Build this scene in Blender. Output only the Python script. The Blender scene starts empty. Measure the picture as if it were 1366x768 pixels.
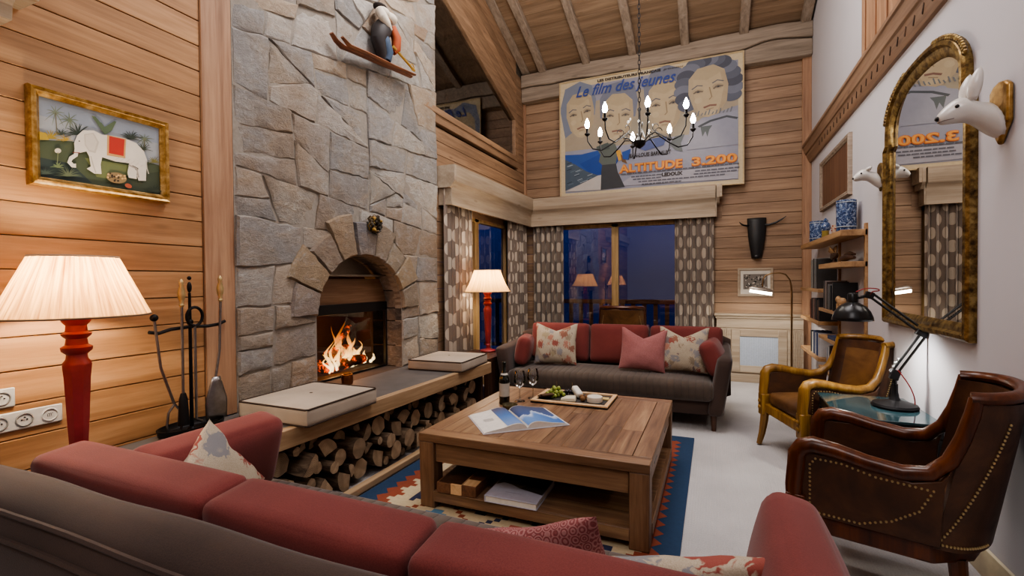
import bpy, math, random
from mathutils import Vector, Matrix, Euler
R = random.Random(7)
PI = math.pi
COL = bpy.context.scene.collection

def hexc(h, a=1.0):
    h = h.lstrip('#')
    o = []
    for i in (0, 2, 4):
        c = int(h[i:i+2], 16) / 255
        o.append(c/12.92 if c <= .04045 else ((c+.055)/1.055)**2.4)
    return (o[0], o[1], o[2], a)

# ------------------------------------------------------------------ mesh builder
class MB:
    def __init__(s):
        s.v = []; s.f = []; s.m = []; s.c = []; s.uv = None
        s.mi = 0; s.col = None
    def add(s, vs, fs):
        b = len(s.v)
        s.v += [tuple(p) for p in vs]
        for f in fs:
            s.f.append(tuple(b+i for i in f)); s.m.append(s.mi); s.c.append(s.col)
        return s
    def box(s, c, d, rot=None):
        x, y, z = d[0]/2, d[1]/2, d[2]/2
        vs = [Vector((a*x, b*y, e*z)) for a in (-1, 1) for b in (-1, 1) for e in (-1, 1)]
        if rot is not None:
            M = rot if isinstance(rot, Matrix) else Euler(rot).to_matrix()
            vs = [M @ v for v in vs]
        vs = [v + Vector(c) for v in vs]
        return s.add(vs, [(0,1,3,2),(4,6,7,5),(0,4,5,1),(2,3,7,6),(0,2,6,4),(1,5,7,3)])
    def bb(s, a, b):
        return s.box([(a[i]+b[i])/2 for i in range(3)], [abs(b[i]-a[i]) for i in range(3)])
    def hexa(s, lo, hi):      # two quads (bottom, top)
        return s.add(list(lo)+list(hi), [(3,2,1,0),(4,5,6,7),(0,1,5,4),(1,2,6,5),(2,3,7,6),(3,0,4,7)])
    def prism(s, pts, a, b, axis='z'):
        def P(p, t):
            return {'z': (p[0], p[1], t), 'y': (p[0], t, p[1]), 'x': (t, p[0], p[1])}[axis]
        n = len(pts)
        vs = [P(p, a) for p in pts] + [P(p, b) for p in pts]
        fs = [tuple(range(n))[::-1], tuple(range(n, 2*n))] + [(i, (i+1) % n, n+(i+1) % n, n+i) for i in range(n)]
        return s.add(vs, fs)
    def lathe(s, prof, c=(0,0,0), n=24, cap=True, sx=1, sy=1, ax=None):
        vs = []; fs = []
        for r, z in prof:
            for k in range(n):
                t = 2*PI*k/n
                vs.append(Vector((r*math.cos(t)*sx, r*math.sin(t)*sy, z)))
        m = len(prof)
        for j in range(m-1):
            for k in range(n):
                k2 = (k+1) % n
                fs.append((j*n+k, j*n+k2, (j+1)*n+k2, (j+1)*n+k))
        if cap:
            fs.append(tuple(range(n))[::-1]); fs.append(tuple(range((m-1)*n, m*n)))
        if ax is not None:
            q = Vector((0,0,1)).rotation_difference(Vector(ax).normalized())
            vs = [q @ v for v in vs]
        return s.add([v+Vector(c) for v in vs], fs)
    def tube(s, pts, r, n=8, closed=False, flat=1.0, cap=True):
        P = [Vector(p) for p in pts]; m = len(P)
        rr = r if isinstance(r, (list, tuple)) else [r]*m
        vs = []; fs = []
        up = None
        for i in range(m):
            if closed: t = (P[(i+1) % m]-P[i-1])
            else: t = P[min(i+1, m-1)]-P[max(i-1, 0)]
            t = t.normalized() if t.length > 1e-9 else Vector((0,0,1))
            if up is None:
                up = Vector((0,0,1)) if abs(t.z) < .9 else Vector((1,0,0))
            a = t.cross(up)
            if a.length < 1e-6: a = t.cross(Vector((0,1,0)))
            a.normalize(); b = a.cross(t).normalized(); up = b
            for k in range(n):
                q = 2*PI*k/n
                vs.append(P[i] + a*(rr[i]*math.cos(q)) + b*(rr[i]*flat*math.sin(q)))
        for i in range(m if closed else m-1):
            j = (i+1) % m
            for k in range(n):
                k2 = (k+1) % n
                fs.append((i*n+k, i*n+k2, j*n+k2, j*n+k))
        if cap and not closed:
            fs.append(tuple(range(n))[::-1]); fs.append(tuple(range((m-1)*n, m*n)))
        return s.add(vs, fs)
    def ball(s, c, r, n=12, m=8, rot=None):
        r = r if isinstance(r, (list, tuple)) else (r, r, r)
        M = Euler(rot).to_matrix() if rot else Matrix.Identity(3)
        vs = [M @ Vector((0,0,-r[2])) + Vector(c)]
        for j in range(1, m):
            p = -PI/2 + PI*j/m
            for k in range(n):
                t = 2*PI*k/n
                vs.append(M @ Vector((r[0]*math.cos(p)*math.cos(t), r[1]*math.cos(p)*math.sin(t), r[2]*math.sin(p))) + Vector(c))
        vs.append(M @ Vector((0,0,r[2])) + Vector(c))
        fs = []
        for k in range(n):
            fs.append((0, 1+(k+1) % n, 1+k))
            fs.append((len(vs)-1, 1+(m-2)*n+k, 1+(m-2)*n+(k+1) % n))
        for j in range(m-2):
            for k in range(n):
                k2 = (k+1) % n
                fs.append((1+j*n+k, 1+j*n+k2, 1+(j+1)*n+k2, 1+(j+1)*n+k))
        return s.add(vs, fs)
    def grid(s, fn, nu, nv, cu=False, flip=False):
        b = len(s.v)
        U = nu if cu else nu+1
        for j in range(nv+1):
            for i in range(U):
                s.v.append(tuple(fn(i/nu, j/nv)))
        for j in range(nv):
            for i in range(nu):
                i2 = (i+1) % U
                q = (b+j*U+i, b+j*U+i2, b+(j+1)*U+i2, b+(j+1)*U+i)
                s.f.append(q[::-1] if flip else q); s.m.append(s.mi); s.c.append(s.col)
        return s
    def rcube(s, c, d, r, n=8, bulge=(0,0,0), rot=None, fn=None):
        h = [d[i]/2 for i in range(3)]
        M = Euler(rot).to_matrix() if rot else Matrix.Identity(3)
        def mp(p):
            q = [p[i]*h[i] for i in range(3)]
            inn = [max(-h[i]+r, min(h[i]-r, q[i])) for i in range(3)]
            o = Vector((q[0]-inn[0], q[1]-inn[1], q[2]-inn[2]))
            if o.length > 1e-9: o = o.normalized()*r
            w = Vector(inn) + o
            for k in range(3):
                if bulge[k]:
                    a, e = [i for i in range(3) if i != k]
                    w[k] += bulge[k]*p[k]*(1-p[a]**2)*(1-p[e]**2)
            if fn: w = fn(w)
            return M @ w + Vector(c)
        def T(t):   # concentrate samples near the edges
            return math.sin((t-.5)*PI*.94)/math.sin(PI*.47)
        for k in range(3):
            for sg in (-1, 1):
                a, e = [i for i in range(3) if i != k]
                def g(u, v):
                    p = [0,0,0]; p[k] = sg; p[a] = T(u); p[e] = T(v)
                    return mp(p)
                s.grid(g, n, n, flip=(sg > 0) == (k == 1))
        return s

def link_mesh(name, mb, mats, parent=None, bevel=0, sub=0, smooth=None, bseg=2, ang=40, weld=False):
    me = bpy.data.meshes.new(name)
    me.from_pydata(mb.v, [], mb.f)
    mats = mats if isinstance(mats, (list, tuple)) else [mats]
    for m in mats: me.materials.append(m)
    if len(mats) > 1: me.polygons.foreach_set('material_index', mb.m)
    if any(c is not None for c in mb.c):
        ca = me.color_attributes.new('Col', 'FLOAT_COLOR', 'CORNER')
        buf = []
        for p, c in zip(me.polygons, mb.c):
            buf += list((c if c is not None else (1,1,1,1)))*p.loop_total
        ca.data.foreach_set('color', buf)
    if mb.uv:
        ul = me.uv_layers.new(name='UVMap')
        buf = []
        for l in me.loops: buf += list(mb.uv[l.vertex_index])
        ul.data.foreach_set('uv', buf)
    if weld:
        import bmesh
        bm = bmesh.new(); bm.from_mesh(me); bmesh.ops.remove_doubles(bm, verts=bm.verts, dist=1e-5)
        bmesh.ops.recalc_face_normals(bm, faces=bm.faces); bm.to_mesh(me); bm.free()
    if smooth is None: smooth = True
    if smooth:
        me.polygons.foreach_set('use_smooth', [True]*len(me.polygons))
        me.set_sharp_from_angle(angle=math.radians(ang))
    me.update()
    o = bpy.data.objects.new(name, me); COL.objects.link(o)
    if parent is not None: o.parent = parent
    if bevel:
        b = o.modifiers.new('bevel', 'BEVEL'); b.width = bevel; b.segments = bseg; b.limit_method = 'ANGLE'; b.angle_limit = math.radians(35)
    if sub:
        q = o.modifiers.new('sub', 'SUBSURF'); q.levels = sub; q.render_levels = sub
    return o

def tag(o, label, cat, group=None, kind=None):
    o['label'] = label; o['category'] = cat
    if group: o['group'] = group
    if kind: o['kind'] = kind
    return o
def thing(name, label, cat, loc=(0,0,0), rz=0, group=None):
    o = bpy.data.objects.new(name, None); COL.objects.link(o)
    o.location = loc; o.rotation_euler = (0,0,rz); o.empty_display_size = .1
    return tag(o, label, cat, group)
def struct(name, mb, mat, **k):
    o = link_mesh(name, mb, mat, **k)
    if o.parent is None: o['kind'] = 'structure'
    return o
def copy_tree(o, parent=None):
    c = o.copy(); COL.objects.link(c); c.parent = parent
    for ch in list(o.children): copy_tree(ch, c)
    return c
def text_mesh(s, size, ext=.0008, align='LEFT', shear=0, bold=0, width=None):
    cu = bpy.data.curves.new('t', 'FONT'); cu.body = s; cu.size = size; cu.extrude = ext
    cu.align_x = align; cu.shear = shear; cu.offset = bold; cu.resolution_u = 3
    o = bpy.data.objects.new('t', cu); COL.objects.link(o)
    dg = bpy.context.evaluated_depsgraph_get(); dg.update()
    me = bpy.data.meshes.new_from_object(o.evaluated_get(dg))
    vs = [v.co.copy() for v in me.vertices]; fs = [tuple(p.vertices) for p in me.polygons]
    bpy.data.objects.remove(o); bpy.data.meshes.remove(me)
    if width and vs:
        lo = min(v.x for v in vs); hi = max(v.x for v in vs); k = width/(hi-lo)
        off = lo if align == 'LEFT' else 0
        vs = [Vector(((v.x-off)*k, v.y, v.z)) for v in vs]
    return vs, fs

# ------------------------------------------------------------------ materials
def new_mat(name):
    m = bpy.data.materials.new(name); m.use_nodes = True
    nt = m.node_tree; nt.nodes.clear()
    out = nt.nodes.new('ShaderNodeOutputMaterial'); b = nt.nodes.new('ShaderNodeBsdfPrincipled')
    nt.links.new(b.outputs[0], out.inputs[0])
    return m, nt, b, out
def nd(nt, t, ins=None, **props):
    n = nt.nodes.new('ShaderNode'+t)
    for k, v in props.items(): setattr(n, k, v)
    for k, v in (ins or {}).items():
        if isinstance(v, bpy.types.NodeSocket): nt.links.new(v, n.inputs[k])
        else: n.inputs[k].default_value = v
    return n
def math_(nt, op, a, b=0, c=0):
    return nd(nt, 'Math', {0: a, 1: b, 2: c}, operation=op).outputs[0]
def ramp(nt, fac, stops, interp='LINEAR'):
    n = nd(nt, 'ValToRGB', {0: fac}); r = n.color_ramp; r.interpolation = interp
    while len(r.elements) < len(stops): r.elements.new(.5)
    for e, (p, c) in zip(r.elements, stops): e.position = p; e.color = c
    return n.outputs[0]
def mix(nt, fac, a, b, bt='MIX'):
    n = nt.nodes.new('ShaderNodeMix'); n.data_type = 'RGBA'; n.blend_type = bt
    for i, v in ((0, fac), (6, a), (7, b)):
        if isinstance(v, bpy.types.NodeSocket): nt.links.new(v, n.inputs[i])
        else: n.inputs[i].default_value = v
    return n.outputs[2]
def noise(nt, vec, scale, detail=4, rough=.55, dist=0):
    return nd(nt, 'TexNoise', {'Vector': vec, 'Scale': scale, 'Detail': detail, 'Roughness': rough, 'Distortion': dist}).outputs[0]
def bump(nt, b, h, strength=.3, dist=.01):
    n = nd(nt, 'Bump', {'Strength': strength, 'Distance': dist, 'Height': h}); nt.links.new(n.outputs[0], b.inputs['Normal'])
def objco(nt, scale=(1,1,1), rot=(0,0,0), island=False):
    tc = nd(nt, 'TexCoord').outputs['Object']
    if island:
        rnd = nd(nt, 'NewGeometry').outputs['Random Per Island']
        off = nd(nt, 'CombineXYZ', {0: math_(nt, 'MULTIPLY', rnd, 37.0), 1: math_(nt, 'MULTIPLY', rnd, 91.0), 2: math_(nt, 'MULTIPLY', rnd, 53.0)}).outputs[0]
        tc = nd(nt, 'VectorMath', {0: tc, 1: off}, operation='ADD').outputs[0]
    return nd(nt, 'Mapping', {'Vector': tc, 'Scale': scale, 'Rotation': rot}).outputs[0]

def wood(name, dark, mid, light, axis='x', rough=.55, fine=1.0, vary=.16, knots=True, bstr=.25, kd=None):
    m, nt, b, out = new_mat(name)
    sc = {'x': (.55, 9, 9), 'y': (9, .55, 9), 'z': (9, 9, .55)}[axis]
    sc = tuple(q*fine for q in sc)
    v = objco(nt, sc, island=True)
    n1 = noise(nt, v, 1.6, 6, .6, .6)
    n2 = noise(nt, v, 7.0, 5, .6, .2)
    f = math_(nt, 'ADD', math_(nt, 'MULTIPLY', n1, .72), math_(nt, 'MULTIPLY', n2, .28))
    c = ramp(nt, f, [(.32, hexc(dark)), (.5, hexc(mid)), (.66, hexc(light))])
    rnd = nd(nt, 'NewGeometry').outputs['Random Per Island']
    val = math_(nt, 'ADD', math_(nt, 'MULTIPLY', rnd, vary*2), 1-vary)
    c = mix(nt, 1.0, c, nd(nt, 'CombineColor', {0: val, 1: val, 2: val}).outputs[0], 'MULTIPLY')
    if knots:
        ks = {'x': (1.1, 4, 4), 'y': (4, 1.1, 4), 'z': (4, 4, 1.1)}[axis]
        ks = tuple(q*2.1 for q in ks)
        kv = objco(nt, ks, island=True)
        d = nd(nt, 'TexVoronoi', {'Vector': kv, 'Scale': 1.0, 'Randomness': 1.0}).outputs['Distance']
        k = ramp(nt, d, [(.05, (1,1,1,1)), (.15, (0,0,0,1))])
        c = mix(nt, math_(nt, 'MULTIPLY', k, .75), c, hexc(kd or dark))
    nt.links.new(c, b.inputs['Base Color'])
    b.inputs['Roughness'].default_value = rough
    if bstr: bump(nt, b, f, bstr, .004)
    return m

def fabric(name, c1, c2, scale=260, big=3.0, rough=.95, sheen=.3, bstr=.35, weave=True):
    m, nt, b, out = new_mat(name)
    v = objco(nt)
    n1 = noise(nt, v, big, 3, .5)
    n2 = noise(nt, v, scale, 2, .6)
    f = math_(nt, 'ADD', math_(nt, 'MULTIPLY', n1, .6), math_(nt, 'MULTIPLY', n2, .4))
    c = ramp(nt, f, [(.35, hexc(c1)), (.65, hexc(c2))])
    nt.links.new(c, b.inputs['Base Color']); b.inputs['Roughness'].default_value = rough
    b.inputs['Sheen Weight'].default_value = sheen; b.inputs['Sheen Roughness'].default_value = .5
    bump(nt, b, n2, bstr, .002)
    return m

def plain(name, c, rough=.5, metal=0, nscale=30, amt=.08, bstr=.0, coat=0, spec=None):
    m, nt, b, out = new_mat(name)
    v = objco(nt); n = noise(nt, v, nscale, 4)
    val = math_(nt, 'ADD', math_(nt, 'MULTIPLY', n, amt*4), 1-amt*2)
    cc = mix(nt, 1.0, hexc(c), nd(nt, 'CombineColor', {0: val, 1: val, 2: val}).outputs[0], 'MULTIPLY')
    nt.links.new(cc, b.inputs['Base Color'])
    b.inputs['Roughness'].default_value = rough; b.inputs['Metallic'].default_value = metal
    if coat: b.inputs['Coat Weight'].default_value = coat; b.inputs['Coat Roughness'].default_value = .15
    if spec is not None: b.inputs['Specular IOR Level'].default_value = spec
    if bstr: bump(nt, b, n, bstr, .004)
    return m

def colattr(name, rough=.7, amt=.1, nscale=18, bstr=0.0, fine=0):
    m, nt, b, out = new_mat(name)
    a = nd(nt, 'Attribute', attribute_name='Col').outputs[0]
    v = objco(nt); n = noise(nt, v, nscale, 5, .6)
    val = math_(nt, 'ADD', math_(nt, 'MULTIPLY', n, amt*4), 1-amt*2)
    cc = mix(nt, 1.0, a, nd(nt, 'CombineColor', {0: val, 1: val, 2: val}).outputs[0], 'MULTIPLY')
    nt.links.new(cc, b.inputs['Base Color']); b.inputs['Roughness'].default_value = rough
    if bstr: bump(nt, b, noise(nt, v, fine or nscale*3, 4), bstr, .003)
    return m

def emis(name, c, s, c2=None):
    m, nt, b, out = new_mat(name)
    b.inputs['Base Color'].default_value = hexc(c); b.inputs['Emission Color'].default_value = hexc(c2 or c)
    b.inputs['Emission Strength'].default_value = s
    return m

def glass(name, c='ffffff', rough=0.0, spec=.12, tint=.0):
    """thin sheet: mostly clear with a fresnel reflection"""
    m, nt, b, out = new_mat(name); nt.nodes.remove(b)
    t = nd(nt, 'BsdfTransparent', {0: hexc(c)}); g = nd(nt, 'BsdfGlossy', {0: (1,1,1,1), 'Roughness': rough})
    fr = nd(nt, 'Fresnel', {'IOR': 1.5}).outputs[0]
    f = math_(nt, 'ADD', fr, spec)
    s = nd(nt, 'MixShader', {0: f, 1: t.outputs[0], 2: g.outputs[0]})
    nt.links.new(s.outputs[0], out.inputs[0])
    return m

M = {}
M['pine_y'] = wood('pine planks along wall', '86613f', 'a67c54', 'bc9268', 'y', .55, 1.0, .12)
M['pine_x'] = wood('aged pine planks', '745b47', '8f745c', 'a4886d', 'x', .6, 1.0, .16)
M['pine_far'] = wood('far pine planks along wall', '765c47', '93765c', 'a98a6e', 'y', .6, 1.0, .14)
M['pine_z'] = wood('pine post', '87644c', 'a47f63', 'ba9676', 'z', .6, 1.0, .1)
M['pale_x'] = wood('pale limed pine x', '8f7f6c', 'a99985', 'b9ab98', 'x', .6, .8, .06)
M['pale_y'] = wood('pale limed pine y', '8f7f6c', 'a99985', 'b9ab98', 'y', .6, .8, .06)
M['trim_y'] = wood('brown moulded rail', '735a49', '90745e', 'a68b73', 'y', .6, 1.0, .08)
M['ceil'] = wood('ceiling boards', '705b48', '8b745e', '9f8870', 'x', .7, .8, .13)
M['rafter'] = wood('rough rafters', '74675a', '958677', 'ab9d8e', 'y', .75, 1.2, .1)
M['beam'] = wood('rough grey beam', '6f6255', '8f8172', 'a59686', 'x', .8, 1.0, .1, bstr=.5)
M['oak_y'] = wood('oak hearth edge', '86694c', 'a58a6b', 'ba9f80', 'y', .55, 1.0, .03)
M['teak_x'] = wood('reclaimed teak x', '5b432e', '81624a', '9d7f60', 'x', .42, 1.3, .22, knots=False, bstr=.15)
M['teak_y'] = wood('reclaimed teak y', '5b432e', '81624a', '9d7f60', 'y', .42, 1.3, .22, knots=False, bstr=.15)
M['teak_z'] = wood('reclaimed teak z', '523a28', '735640', '8d6f54', 'z', .5, 1.3, .18, knots=False, bstr=.2)
M['dark_z'] = wood('dark walnut', '2c1c13', '432c1f', '5a3c2b', 'z', .45, 1.2, .06, knots=False, bstr=.1)
M['walnut'] = wood('walnut block', '4a2f1e', '6b4730', '7f5a3f', 'y', .5, 1.4, .12, knots=False, bstr=.1)
M['maple'] = wood('maple block', 'c0966a', 'd9b488', 'e6c79f', 'y', .5, 1.4, .06, knots=False, bstr=.1)
M['chair_wood'] = wood('polished mahogany', '32170b', '53280f', '6e3a18', 'z', .28, 1.1, .06, knots=False, bstr=.05)
M['chair_gold'] = wood('honey gilt walnut', '4d3214', '84602b', 'a98544', 'z', .34, .9, .08, knots=False, bstr=.05)
M['shelf_y'] = wood('shelf oak', '7d5c3d', 'a5815b', 'b8956d', 'y', .55, 1.1, .08, knots=False)
M['plaster'] = plain('white plaster', 'cbc9ce', .85, 0, 3, .02, .05)
M['taupe'] = fabric('taupe velvet', '31231e', '49372f', 320, 2.0, .9, .2, .3)
M['red'] = fabric('brick red linen', '662b29', '803d39', 300, 2.5, .95, .15, .25)
M['pink'] = fabric('dusty pink weave', '8f5655', 'ab7371', 120, 3, .95, .15, .6)
M['linen'] = fabric('oatmeal linen', '948879', 'b0a496', 300, 3, .95, .2, .4)
M['pipe'] = plain('dark piping', '33251d', .8)
M['brass'] = plain('antique brass', 'a3854d', .35, 1, 60, .12)
M['bronze'] = plain('bronze tube', '8f7454', .35, 1)
M['steel'] = plain('worn steel', '8d8a8a', .35, 1, 40, .15)
M['iron'] = plain('black iron', '232224', .45, .7, 30, .1)
M['black'] = plain('black lacquer', '101012', .4, 0, 40, .05)
M['copper'] = plain('copper', '8d5a40', .3, 1)
M['red_paint'] = plain('red painted wood', 'a03c3f', .42, 0, 25, .12, .05)
M['paint'] = colattr('painted surface', .6, .07, 14)
M['matte'] = colattr('printed paper', .75, .05, 12)
M['weave'] = colattr('kilim weave', .95, .1, 40, .5, 420)
M['white_glaze'] = plain('white glazed ceramic', 'd9d5cf', .3, 0, 12, .04, 0, .3)
M['white_plastic'] = plain('grey white plastic', 'c3c3c0', .4)
M['socket_in'] = plain('socket recess', '8d8d8a', .5)
M['paper'] = plain('book pages', 'dcd9d2', .8)
M['bulb'] = emis('lit bulb', 'fff6e8', 45)
M['hot_strip'] = emis('lamp diffuser', 'fff2dc', 14)
M['mirror'] = plain('silvered mirror', 'e6e4e0', .01, 1, 5, 0)
M['pane'] = glass('window glass', 'e9edf5', 0, .15)
M['fireglass'] = glass('fire screen glass', 'd8cfc4', 0, .03)
M['clear'] = glass('clear stemware', 'f4f6f6', 0, .04)
M['tealglass'] = None
M['nail'] = plain('brass nail heads', 'c2ab7d', .35, .6)
# ------------------------------------------------------------------ special materials
def stone_mat(name, amt=.2):
    m, nt, b, out = new_mat(name)
    a = nd(nt, 'Attribute', attribute_name='Col').outputs[0]
    v = objco(nt, (1, 1, 1.7), (.25, .1, .2), island=True)
    n1 = noise(nt, v, 3.2, 6, .62, .8); n2 = noise(nt, v, 14, 8, .75, .6); n3 = noise(nt, v, 60, 5, .75)
    n4 = noise(nt, objco(nt, (1, 1, 1)), 1.3, 4, .6)
    n5 = noise(nt, v, 7, 5, .7, 1.5)
    warm = mix(nt, ramp(nt, n1, [(.45, (0,0,0,1)), (.7, (.6,.6,.6,1))]), a, hexc('9a8a76'))
    warm = mix(nt, ramp(nt, n5, [(.52, (0,0,0,1)), (.66, (.45,.45,.45,1))]), warm, hexc('a9a8a6'))
    warm = mix(nt, ramp(nt, n4, [(.5, (0,0,0,1)), (.68, (.5,.5,.5,1))]), warm, hexc('8c7458'))
    f = math_(nt, 'ADD', math_(nt, 'MULTIPLY', n2, .65), math_(nt, 'MULTIPLY', n3, .35))
    val = math_(nt, 'ADD', math_(nt, 'MULTIPLY', f, 1.7), .2)
    c = mix(nt, 1, warm, nd(nt, 'CombineColor', {0: val, 1: val, 2: val}).outputs[0], 'MULTIPLY')
    nt.links.new(c, b.inputs['Base Color']); b.inputs['Roughness'].default_value = .85
    h = math_(nt, 'ADD', math_(nt, 'MULTIPLY', n1, .6), math_(nt, 'MULTIPLY', f, .8))
    bump(nt, b, h, .8, .035)
    return m
M['stone'] = stone_mat('rubble stone')
M['mortar'] = plain('grey mortar', '8f887f', .95, 0, 40, .15, .6)
M['slate'] = plain('dark slate hearth', '5d5b5a', .6, 0, 9, .13, .2)

def carpet_mat():
    m, nt, b, out = new_mat('ribbed wool carpet')
    v = objco(nt)
    sp = nd(nt, 'SeparateXYZ', {0: v}).outputs
    w = math_(nt, 'SINE', math_(nt, 'MULTIPLY', sp[0], 420.0))
    w2 = math_(nt, 'SINE', math_(nt, 'MULTIPLY', sp[1], 260.0))
    n = noise(nt, v, 2.2, 3); n2 = noise(nt, v, 160, 3)
    f = math_(nt, 'ADD', math_(nt, 'MULTIPLY', n, .5), math_(nt, 'MULTIPLY', n2, .5))
    c = ramp(nt, f, [(.35, hexc('a7a4a4')), (.65, hexc('c0bdbd'))])
    nt.links.new(c, b.inputs['Base Color']); b.inputs['Roughness'].default_value = 1
    bump(nt, b, math_(nt, 'ADD', math_(nt, 'ADD', w, math_(nt, 'MULTIPLY', w2, .6)), math_(nt, 'MULTIPLY', n2, 2)), .25, .004)
    return m
M['carpet'] = carpet_mat()

def curtain_mat():
    m, nt, b, out = new_mat('spotted curtain cloth')
    uv = nd(nt, 'UVMap', uv_map='UVMap').outputs[0]
    sp = nd(nt, 'SeparateXYZ', {0: uv}).outputs
    U = math_(nt, 'DIVIDE', sp[0], .118); V0 = math_(nt, 'DIVIDE', sp[1], .31)
    col = math_(nt, 'FLOOR', U)
    off = math_(nt, 'MULTIPLY', math_(nt, 'MODULO', col, 2.0), .5)
    V = math_(nt, 'ADD', V0, off)
    fu = math_(nt, 'SUBTRACT', math_(nt, 'FRACT', U), .5); fv = math_(nt, 'SUBTRACT', math_(nt, 'FRACT', V), .5)
    du = math_(nt, 'DIVIDE', fu, .46); dv = math_(nt, 'DIVIDE', fv, .225)
    d = math_(nt, 'ADD', math_(nt, 'POWER', math_(nt, 'ABSOLUTE', du), 2.4), math_(nt, 'POWER', math_(nt, 'ABSOLUTE', dv), 2.4))
    fac = math_(nt, 'LESS_THAN', d, 1.0)
    n = noise(nt, uv, 240, 2)
    base = ramp(nt, n, [(.3, hexc('6f6259')), (.7, hexc('86786d'))])
    dot = ramp(nt, n, [(.3, hexc('b0a292')), (.7, hexc('c9bcab'))])
    c = mix(nt, fac, base, dot)
    nt.links.new(c, b.inputs['Base Color']); b.inputs['Roughness'].default_value = .9
    b.inputs['Sheen Weight'].default_value = .2
    return m
M['curtain'] = curtain_mat()

def shade_mat(name, c1, c2, em):
    m, nt, b, out = new_mat(name); nt.nodes.remove(b)
    uv = nd(nt, 'UVMap', uv_map='UVMap').outputs[0]
    v = nd(nt, 'Mapping', {'Vector': uv, 'Scale': (1, .008, 1)}).outputs[0]
    n = noise(nt, v, 90, 3, .6)
    c = ramp(nt, n, [(.3, hexc(c1)), (.62, hexc(c2))])
    d = nd(nt, 'BsdfDiffuse', {0: c}); t = nd(nt, 'BsdfTranslucent', {0: c})
    s = nd(nt, 'MixShader', {0: .62, 1: d.outputs[0], 2: t.outputs[0]})
    e = nd(nt, 'Emission', {0: mix(nt, 1, c, hexc('ffd9a6'), 'MULTIPLY'), 1: em})
    a = nd(nt, 'AddShader', {0: s.outputs[0], 1: e.outputs[0]})
    nt.links.new(a.outputs[0], out.inputs[0])
    return m
M['shade'] = shade_mat('gathered silk shade', '85562f', 'd8ae78', .22)
M['shade_far'] = shade_mat('panelled silk shade', 'b58c58', 'd8b27c', .22)

def leather(name, c1, c2, c3, rough=.42):
    m, nt, b, out = new_mat(name)
    v = objco(nt); n1 = noise(nt, v, 5, 5, .6, .5); n2 = noise(nt, v, 160, 3)
    c = ramp(nt, n1, [(.3, hexc(c1)), (.5, hexc(c2)), (.72, hexc(c3))])
    nt.links.new(c, b.inputs['Base Color'])
    nt.links.new(ramp(nt, n1, [(.3, (rough+.12,)*3+(1,)), (.7, (rough-.05,)*3+(1,))]), b.inputs['Roughness'])
    bump(nt, b, n2, .15, .002)
    return m
M['leather'] = leather('dark brown leather', '332016', '4b2f1e', '66442a')
M['leather_tan'] = leather('tan worn leather', '432b18', '624326', '7f5b36', .4)

def floral(name, base, seed, rust=.5, sc=12.0, red=False):
    m, nt, b, out = new_mat(name)
    v = objco(nt, (1,1,1), (0,0,seed))
    dis = nd(nt, 'TexNoise', {'Vector': v, 'Scale': 9.0, 'Detail': 3.0}).outputs[1]
    v2 = mix(nt, .09, v, dis, 'ADD')
    vo = nd(nt, 'TexVoronoi', {'Vector': v2, 'Scale': sc}, feature='F1')
    cell = vo.outputs['Color']; d = vo.outputs['Distance']
    hue = nd(nt, 'SeparateColor', {0: cell}).outputs[0]
    pal = ramp(nt, hue, [(0, hexc('8c3a34')), (.16, hexc('a8705f')), (.3, hexc('85858a')), (.46, hexc('8a7c68')), (.62, hexc('9b8f74')), (.78, hexc('87503f')), (.9, hexc('6a5a60'))], 'CONSTANT')
    if red: pal = ramp(nt, hue, [(0, hexc('8f2f2b')), (.45, hexc('a3564a')), (.6, hexc('7d7f86')), (.72, hexc('8f3630')), (.9, hexc('6a6a58'))], 'CONSTANT')
    petals = nd(nt, 'TexWave', {'Vector': v2, 'Scale': 14.0, 'Distortion': 9.0, 'Detail': 2.0, 'Detail Scale': 2.0}).outputs[1]
    inside = ramp(nt, math_(nt, 'ADD', d, math_(nt, 'MULTIPLY', petals, .22)), [(.52, (1,1,1,1)), (.6, (0,0,0,1))])
    big = ramp(nt, noise(nt, v, 5.5, 3), [(.30, (0,0,0,1)), (.38, (1,1,1,1))])
    f = math_(nt, 'MULTIPLY', inside, big)
    n2 = noise(nt, v, 300, 2)
    basec = ramp(nt, n2, [(.3, hexc(base)), (.7, hexc('bfb3a0'))])
    c = mix(nt, math_(nt, 'MULTIPLY', f, .85), basec, pal)
    nt.links.new(c, b.inputs['Base Color']); b.inputs['Roughness'].default_value = .95
    bump(nt, b, n2, .3, .002)
    return m
M['floral'] = floral('floral linen print', 'a09582', .4)
M['floral3'] = floral('floral linen print with red scrolls', 'a89c88', 1.2, .5, 9.0, True)
M['floral2'] = floral('floral linen print warm', '9d907b', 2.1)

def pink_pattern():
    m, nt, b, out = new_mat('pink key pattern weave')
    v = objco(nt)
    vo = nd(nt, 'TexVoronoi', {'Vector': v, 'Scale': 42.0, 'Randomness': .05}, feature='F1').outputs['Distance']
    r = math_(nt, 'SINE', math_(nt, 'MULTIPLY', vo, 26.0))
    c = ramp(nt, math_(nt, 'ADD', math_(nt, 'MULTIPLY', r, .5), .5), [(.35, hexc('85494a')), (.6, hexc('a37472'))])
    nt.links.new(c, b.inputs['Base Color']); b.inputs['Roughness'].default_value = .95
    bump(nt, b, r, .2, .002)
    return m
M['pinkpat'] = pink_pattern()

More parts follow.
